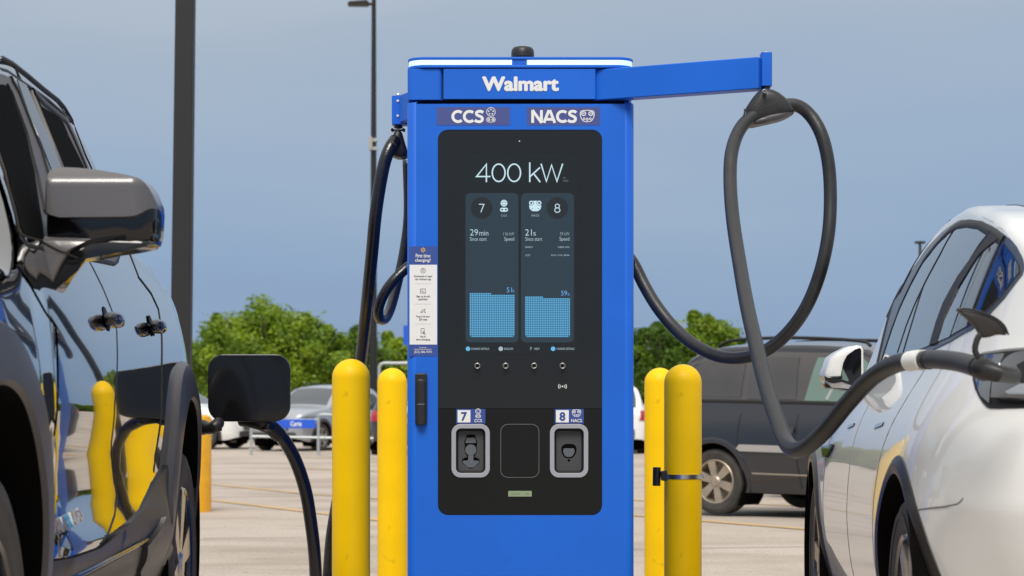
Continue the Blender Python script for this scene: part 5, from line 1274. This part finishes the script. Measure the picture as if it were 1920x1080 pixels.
def suv(name, label, P, yaw, paint, sides=(1, -1), lampred=False, kind='suv'):
    c = far_car(name, label, kind if kind != 'suv' else 'car', P, yaw, W0=0.93,
        prof=[(0.2, 0.08), (0.4, 0.02), (0.65, 0.0), (0.9, 0.01), (1.02, 0.05), (1.12, 0.10), (1.4, 0.20), (1.6, 0.30), (1.7, 0.36)],
        plan=[(-0.9, 0.42), (-0.72, 0.16), (-0.3, 0.03), (0.2, 0.0), (3.0, 0.0), (3.4, 0.05), (3.6, 0.18), (3.66, 0.3)],
        zt=[(-0.9, 0.70), (-0.78, 0.92), (-0.3, 1.04), (0.42, 1.12), (0.9, 1.40), (1.25, 1.58), (1.6, 1.64), (2.3, 1.655), (3.0, 1.60), (3.3, 1.45), (3.55, 1.15), (3.66, 0.95)],
        zb=[(-0.9, 0.34), (-0.5, 0.24), (3.1, 0.24), (3.66, 0.36)], arches=[(0.0, 0.36, 0.38, 0.47), (2.72, 0.36, 0.38, 0.47)], paint=paint, Rcut=0.42, du=0.08, nz=20, crown=0.04)
    c.wells(); c.arch(M['clad'], 0.015)
    c.patch('lower_cladding', [(0.45, 0.25), (0.48, 0.40), (2.25, 0.40), (2.28, 0.25)], M['clad'], 0.012, 0.01, 0.12, sides=sides)
    c.patch('front_window', [(0.75, 1.10), (1.15, 1.42), (1.35, 1.52), (1.60, 1.53), (1.62, 1.10)], M['tint'], 0.008, 0.005, 0.12, sides=sides)
    c.patch('rear_window_side', [(1.70, 1.10), (1.70, 1.535), (2.5, 1.53), (2.62, 1.40), (2.62, 1.12)], M['tint'], 0.008, 0.005, 0.12, sides=sides)
    c.patch('quarter_window', [(2.70, 1.13), (2.70, 1.48), (3.0, 1.44), (3.25, 1.25), (3.2, 1.16)], M['tint'], 0.008, 0.005, 0.12, sides=sides)
    for uu in (0.62, 1.66, 2.6): c.ribbon('door_gap', [(uu, 1.08), (uu, 0.7), (uu - 0.03, 0.3)], 0.014, M['seal'], 0.003, sides=sides)
    for uu in (0.0, 2.72):
        for sg in (1, -1): c.wheel(uu, sg, 0.355, 0.23, 0.24, M['rim'], M['rim'], nsp=5, inset=0.02, spoke_w=0.06, nseg=40)
    c.top('windscreen', 0.50, 1.20, M['glassgrey']); c.top('rear_window', 3.2, 3.58, M['glassgrey'])
    for sg in (1, -1):
        c.patch('head_lamp', [(-0.76, 0.74), (-0.76, 0.86), (-0.5, 0.92), (-0.35, 0.90), (-0.5, 0.78)], M['clearlamp'], 0.012, 0.01, 0.05, sides=(sg,))
        c.patch('tail_lamp', [(3.38, 0.80), (3.34, 1.04), (3.60, 1.04), (3.645, 0.80)], M['redlamp'], 0.012, 0.01, 0.05, sides=(sg,))
        MB().pillow([(-0.10, -0.07), (0.10, -0.07), (0.10, 0.06), (-0.06, 0.07)], 0, 0.06, 0.05).build('door_mirror', paint, c.root, local=True).location = (sg * 1.0, 0.78, 1.12)
        MB().tube([(sg * 0.55, 1.5, 1.68), (sg * 0.55, 1.6, 1.72), (sg * 0.55, 2.8, 1.71), (sg * 0.55, 2.95, 1.66)], 0.018, 8).build('roof_rail', M['seal'], c.root, local=True)
    g = MB().prism(rrect(-0.42, 0.42, 0.52, 0.80, 0.05, 4), -0.93, -0.89).build('grille', M['seal'], c.root, local=True, bevel=0.01)
    for k in range(4): MB().box(-0.38, 0.38, -0.94, -0.925, 0.56 + k * 0.06, 0.575 + k * 0.06).build('grille_bar', M['galv'], g, local=True)
    MB().prism(rrect(-0.62, 0.62, 0.34, 0.48, 0.04, 4), -0.93, -0.86).build('front_bumper', M['clad'], c.root, local=True, bevel=0.01)
    MB().prism(rrect(-0.55, 0.55, 0.38, 0.60, 0.04, 4), 3.64, 3.72).build('rear_bumper', M['clad'], c.root, local=True, bevel=0.01)
    MB().box(-0.26, 0.26, 3.665, 3.68, 0.75, 0.88).build('number_plate', M['moulding'], c.root, local=True)
    return c
suv('silver_suv', 'silver SUV facing us beyond the blue cart return sign', ((548 - 960) / F * 54.5, 54.5), R(-25), M['silver'])
suv('white_suv', 'white SUV partly hidden behind the open black charge flap', ((458 - 960) / F * 56 - 0.7, 56.6), R(70), M['white_paint'])
suv('charcoal_suv', 'charcoal SUV with red tail lamp seen between the two left bollards', (-2.45, 53.6), R(180), M['darkcar'])
suv('white_car', 'white car with red tail lamp seen between the cabinet and right bollards', (2.32, 54.7), R(181), M['white_paint'])
tv = far_car('van', 'tan van parked beyond the dark minivan, only its roof and side window showing', 'van', (7.9, 27.0), R(62), W0=1.0,
    prof=[(0.2, 0.05), (0.8, 0.0), (1.1, 0.03), (1.6, 0.12), (2.0, 0.22), (2.2, 0.3)], plan=[(-0.9, 0.3), (-0.5, 0.05), (0.3, 0.0), (4.2, 0.0), (4.6, 0.1), (4.7, 0.2)],
    zt=[(-0.9, 0.9), (-0.6, 1.1), (0.3, 1.25), (0.8, 1.65), (1.15, 1.90), (1.5, 1.97), (4.2, 1.98), (4.5, 1.9), (4.7, 1.6)], zb=[(-0.9, 0.3), (4.7, 0.3)],
    arches=[(0.0, 0.38, 0.42, 0.46), (3.3, 0.38, 0.42, 0.46)], paint=M['tan'], Rcut=0.42, du=0.08, nz=20, crown=0.03)
tv.wells(sides=(-1,)); tv.arch(M['clad'], 0.01, sides=(-1,))
tv.patch('front_window', [(0.7, 1.25), (1.2, 1.68), (1.75, 1.72), (1.75, 1.25)], M['glassgreen'], 0.008, 0.005, 0.12, sides=(-1, 1))
tv.patch('side_window', [(1.9, 1.25), (1.9, 1.72), (4.2, 1.72), (4.3, 1.25)], M['glassgrey'], 0.008, 0.005, 0.12, sides=(-1, 1))
tv.ribbon('roof_gutter', [(1.1, 1.80), (4.3, 1.82)], 0.03, M['vangrey'], 0.008, sides=(-1,))
tv.top('windscreen', 0.4, 1.1, M['glassgrey'])
for uu in (0.0, 3.3):
    for sg in (-1, 1): tv.wheel(uu, sg, 0.37, 0.24, 0.24, M['rim'], M['rim'], nsp=5, inset=0.03)

# ------------------------------------------------------------ poles and lamps
lpY = 23.6
base = at(339, 938, lpY)
gp = gz(lpY)
pr = empty('lamp_post', (base.x, lpY, gp), label='large dark square lamp post on a yellow base behind the black pickup', cat='lamp post')
r = 0.335; ztop = at(0, 778, lpY).z
MB().lathe([(r, gp), (r, ztop - 0.05), (r - 0.012, ztop - 0.02), (r - 0.05, ztop), (0.0, ztop)], (base.x, lpY, 0), n=40).build('concrete_base', M['yellow2'], pr, smooth='auto')
MB().box(base.x - 0.17, base.x + 0.17, lpY - 0.17, lpY + 0.17, ztop, ztop + 0.03).build('base_plate', M['pole'], pr, bevel=0.004)
v = []; f = []
for z, px_, hw in ((ztop + 0.02, 338.5, 0.108), (at(0, -900, lpY).z, 359, 0.09)):
    c = at(px_, 0, lpY).x
    v += [(c - hw, lpY - hw, z), (c + hw, lpY - hw, z), (c + hw, lpY + hw, z), (c - hw, lpY + hw, z)]
mesh('shaft', v, [(0, 1, 5, 4), (1, 2, 6, 5), (2, 3, 7, 6), (3, 0, 4, 7), (4, 5, 6, 7)], M['pole'], pr, bevel=0.012)
c = at(359, -900, lpY)
for sg in (-1, 1): MB().box(c.x + sg * 0.5 - 0.4, c.x + sg * 0.5 + 0.4, lpY - 0.18, lpY + 0.18, c.z - 0.12, c.z - 0.02).build('lamp_head', M['pole'], pr, bevel=0.02)

Yp2 = 60.0; b_ = at(701, 0, Yp2).x; g2_ = gz(Yp2)
pr = empty('lamp_post', (b_, Yp2, g2_), label='slim dark lamp post with a flat lamp head pointing left, left of the charger', cat='lamp post')
zt2 = at(0, -2, Yp2).z
MB().tube([(b_ - 0.02, Yp2, g2_), (b_, Yp2, zt2)], [0.115, 0.062], 12).build('shaft', M['pole'], pr, smooth='auto')
MB().prism([(at(652, 0, Yp2).x, at(0, 10, Yp2).z), (at(655, 0, Yp2).x, at(0, 5, Yp2).z), (at(688, 0, Yp2).x, at(0, 2, Yp2).z), (at(692, 0, Yp2).x, at(0, 5, Yp2).z), (at(690, 0, Yp2).x, at(0, 10.5, Yp2).z)], Yp2 - 0.25, Yp2 + 0.25).build('lamp_head', M['pole'], pr, bevel=0.02)
MB().tube([at(689, 7, Yp2), at(700, 8, Yp2)], 0.045, 8).build('lamp_arm', M['pole'], pr)
for py in (263, 279): MB().box(at(693, 0, Yp2).x, at(708, 0, Yp2).x, Yp2 - 0.13, Yp2 + 0.13, at(0, py + 3, Yp2).z, at(0, py - 3, Yp2).z).build('box_strap', M['galv'], pr)
MB().box(at(691.5, 0, Yp2).x, at(699, 0, Yp2).x, Yp2 - 0.2, Yp2 - 0.08, at(0, 282, Yp2).z, at(0, 258, Yp2).z).build('control_box', M['moulding'], pr, bevel=0.01)

Yp3 = 140.0; b_ = at(1725, 0, Yp3).x; g2_ = gz(Yp3)
pr = empty('lamp_post', (b_, Yp3, g2_), label='distant lamp post with twin heads just above the white car roof line', cat='lamp post')
MB().tube([(b_, Yp3, g2_), at(1725, 452, Yp3)], [0.12, 0.09], 10).build('shaft', M['pole'], pr, smooth='auto')
for sg in (-1, 1): MB().box(b_ + sg * 0.17 - 0.15, b_ + sg * 0.17 + 0.15, Yp3 - 0.2, Yp3 + 0.2, at(0, 457, Yp3).z, at(0, 452.5, Yp3).z).build('lamp_head', M['pole'], pr)

# ------------------------------------------------------------ cart returns
Yc = 50.0; gc = gz(Yc)
cr_ = empty('cart_return', (at(560, 0, Yc).x, Yc, gc), label='low grey tube cart return with a blue sign in front of the silver SUV', cat='cart return')
def tubep(pts, Y, r, name='rail', par=None, m='galv'):
    return MB().tube(spline([at(*p, Y) if len(p) == 2 else at(*p) for p in pts], 4), r, 8).build(name, M[m], par, smooth='auto')
tubep([(470, 818), (560, 820), (700, 822)], Yc, 0.03, par=cr_); tubep([(470, 786), (520, 787), (598, 787)], Yc, 0.022, par=cr_)
for px_ in (471, 534, 597):
    MB().tube([(at(px_, 0, Yc).x, Yc, gc), (at(px_, 0, Yc).x, Yc, at(0, 778, Yc).z)], 0.035, 8).build('upright', M['galv'], cr_)
tubep([(597, 780), (604, 777), (640, 778), (700, 778)], Yc + 1.5, 0.025, par=cr_)
MB().box(at(519, 0, Yc).x, at(592, 0, Yc).x, Yc - 0.07, Yc - 0.045, at(0, 803, Yc).z, at(0, 786, Yc).z).build('sign_board', M['signblue'], cr_, bevel=0.004)
mb = MB(); text_fit(mb, 'Carts', at(545, 0, Yc).x, at(566, 0, Yc).x, at(0, 799, Yc).z, at(0, 790, Yc).z, Yc - 0.075, 0.03); mb.build('sign_lettering', M['white_print'], cr_)
Yd = 44.0
cr2 = empty('cart_return', (at(735, 0, Yd).x, Yd, gz(Yd)), label='tall pale tube end frame of a cart return behind the rear left bollard', cat='cart return')
MB().tube(spline([(at(711, 0, Yd).x, Yd, gz(Yd)), at(711, 760, Yd), at(711, 700, Yd), at(712, 686, Yd), at(720, 681, Yd), at(740, 681, Yd), at(790, 681, Yd), at(800, 684, Yd), at(804, 700, Yd), (at(804, 0, Yd).x, Yd, gz(Yd))], 5), 0.032, 10).build('end_frame', M['galv'], cr2, smooth='auto')
MB().tube([at(711, 755, Yd), at(804, 755, Yd)], 0.024, 8).build('rail', M['galv'], cr2)
Ye = 52.0
cs = empty('parking_sign', (at(771, 0, Ye).x, Ye, gz(Ye)), label='small blue sign on a post peeking out left of the cabinet', cat='sign')
MB().tube([(at(771, 0, Ye).x, Ye, gz(Ye)), at(771, 612, Ye)], 0.03, 8).build('sign_post', M['galv'], cs)
MB().box(at(756.5, 0, Ye).x, at(786, 0, Ye).x, Ye - 0.05, Ye - 0.03, at(0, 647, Ye).z, at(0, 610, Ye).z).build('sign_board', M['signblue'], cs, bevel=0.004)

# ------------------------------------------------------------ trees
def tree(px_, Y, top_py, wpx, label, leaf, seed, n=15000, lobes=26, trunk=True, lo=0.02, leafsize=0.088, name='leafy_tree'):
    rng = np.random.default_rng(seed); n = int(n * 1.6)
    s_ = Y / F; x0_ = (px_ - 960) * s_; zt = CAMZ + (HZ - top_py) * s_; g = gz(Y); H = zt - g; Rx = wpx * s_ / 2
    root = empty(name, (x0_, Y, g), label=label, cat='tree', group='trees along the edge of the car park')
    t = MB(); tr = 0.035 * H
    zc0 = g + H * 0.22
    if trunk:
        t.tube(spline([(x0_, Y, g - 0.05), (x0_ + 0.05, Y, g + H * 0.2), (x0_ - 0.08, Y + 0.1, g + H * 0.45), (x0_ + 0.1, Y, g + H * 0.8)], 5), list(np.linspace(tr, tr * 0.25, 16)), 8)
        for k in range(9):
            a = rng.uniform(0, 6.28); r_ = Rx * rng.uniform(0.5, 0.85); h0 = g + H * rng.uniform(0.22, 0.5); h1 = g + H * rng.uniform(0.45, 0.85)
            t.tube(spline([(x0_, Y, h0), (x0_ + math.cos(a) * r_ * .5, Y + math.sin(a) * r_ * .5, h0 + (h1 - h0) * .45), (x0_ + math.cos(a) * r_, Y + math.sin(a) * r_, h1)], 3), list(np.linspace(tr * 0.5, tr * 0.12, 7)), 6)
        t.build('trunk', M['bark'], root, smooth='auto')
    # clumps spread through an uneven crown
    C = []
    while len(C) < lobes:
        p = rng.uniform(-1, 1, 3)
        if p @ p > 1: continue
        q = (p[2] + 1) / 2
        wx = (0.55 + 0.65 * math.sin(math.pi * (0.18 + 0.70 * q))) * (1.0 if q < 0.85 else 0.8)
        C.append((p[0] * wx * 0.96, p[1] * wx * 0.75, lo + (0.93 - lo) * q + rng.uniform(-.02, .02), rng.uniform(0.12, 0.27)))
    C = np.array(C); k = rng.integers(0, lobes, n)
    d = rng.normal(size=(n, 3)); d /= np.linalg.norm(d, axis=1)[:, None]; rad = rng.uniform(0.0, 1.15, n) ** 0.5
    cr_ = C[k, 3]
    P_ = np.stack([x0_ + (C[k, 0] + d[:, 0] * rad * cr_) * Rx, Y + (C[k, 1] + d[:, 1] * rad * cr_) * Rx, g + C[k, 2] * H + d[:, 2] * rad * cr_ * Rx * 0.95], 1)
    q = rng.random(n) < 0.25; e = rng.normal(size=(n, 3)) * 0.38; P_[q] = (np.array([x0_, Y, g + H * 0.45]) + np.clip(e, -0.9, 0.9) * np.array([Rx, Rx * .8, H * 0.46]))[q]
    P_[:, 2] = np.maximum(P_[:, 2], g + 0.1)
    P_[:, 2] = np.minimum(P_[:, 2], zt + rng.uniform(-.15, .1, n))
    nn = d + rng.normal(size=(n, 3)) * 0.7; nn[:, 2] += 0.5; nn /= np.linalg.norm(nn, axis=1)[:, None]
    up = rng.normal(size=(n, 3)); A = np.cross(nn, up); A /= np.linalg.norm(A, axis=1)[:, None]; B = np.cross(nn, A)
    sz = leafsize * rng.uniform(0.6, 1.4, n)[:, None]
    V = np.stack([P_ - A * sz, P_ - B * sz * .6, P_ + A * sz, P_ + B * sz * .6], 1).reshape(-1, 3) - np.array([x0_, Y, g])
    me = bpy.data.meshes.new('crown'); me.vertices.add(4 * n); me.vertices.foreach_set('co', V.ravel())
    me.loops.add(4 * n); me.loops.foreach_set('vertex_index', np.arange(4 * n)); me.polygons.add(n)
    me.polygons.foreach_set('loop_start', np.arange(0, 4 * n, 4)); me.update(); me.validate()
    me.materials.append(M[leaf])
    o = bpy.data.objects.new('crown', me); COL.objects.link(o); o.parent = root
    return root
tree(500, 98, 552, 250, 'largest bright green tree, left of the charger beyond the parked cars', 'leaf', 1, 44200, 104)
tree(412, 104, 574, 90, 'dark narrow tree just right of the big dark lamp post', 'leaf_dark', 2, 20400, 46)
tree(590, 100, 590, 130, 'lower bright tree on the right shoulder of the largest tree', 'leaf', 3, 27200, 62)
tree(668, 106, 598, 130, 'small tree behind the slim lamp post and hanging cable', 'leaf_dark', 4, 18700, 41)
tree(735, 112, 618, 150, 'low round bushy tree directly left of the cabinet', 'leaf', 5, 20400, 52)
tree(820, 112, 640, 120, 'bushy tree hidden behind the cabinet', 'leaf', 15, 10200, 41)
tree(1232, 96, 588, 130, 'darker tree directly right of the cabinet', 'leaf_dark', 6, 27200, 57)
tree(1315, 98, 570, 150, 'tall tree above the front right bollards and minivan', 'leaf', 7, 30600, 67)
tree(1372, 102, 588, 60, 'slender tree end seen left of the crossing cable', 'leaf_dark', 8, 13600, 31)
# far wood behind, one mass nobody could count
rng = np.random.default_rng(5); n = 130000; Yw = 150.0
xw = rng.uniform(-100, 100, n); hw = (2.6 + 0.6 * np.sin(xw * 0.9) + 0.4 * np.sin(xw * 2.3 + 1)) * np.where(xw > 14, 0.5, 1.0)
P_ = np.stack([xw, Yw + rng.uniform(-3, 3, n), gz(Yw) + rng.uniform(0, 1, n) * (hw + 1.36)], 1)
A = rng.normal(size=(n, 3)); A /= np.linalg.norm(A, axis=1)[:, None]; B = np.cross(A, rng.normal(size=(n, 3))); B /= np.linalg.norm(B, axis=1)[:, None]
V = np.stack([P_ - A * .24, P_ - B * .16, P_ + A * .24, P_ + B * .16], 1).reshape(-1, 3)
me = bpy.data.meshes.new('far_wood'); me.vertices.add(4 * n); me.vertices.foreach_set('co', V.ravel()); me.loops.add(4 * n); me.loops.foreach_set('vertex_index', np.arange(4 * n))
me.polygons.add(n); me.polygons.foreach_set('loop_start', np.arange(0, 4 * n, 4)); me.update(); me.validate(); me.materials.append(M['leaf_dark'])
o = bpy.data.objects.new('far_wood', me); COL.objects.link(o)
tag(o, 'long low belt of dark green woodland along the horizon behind the car park', 'woodland', kind='stuff')
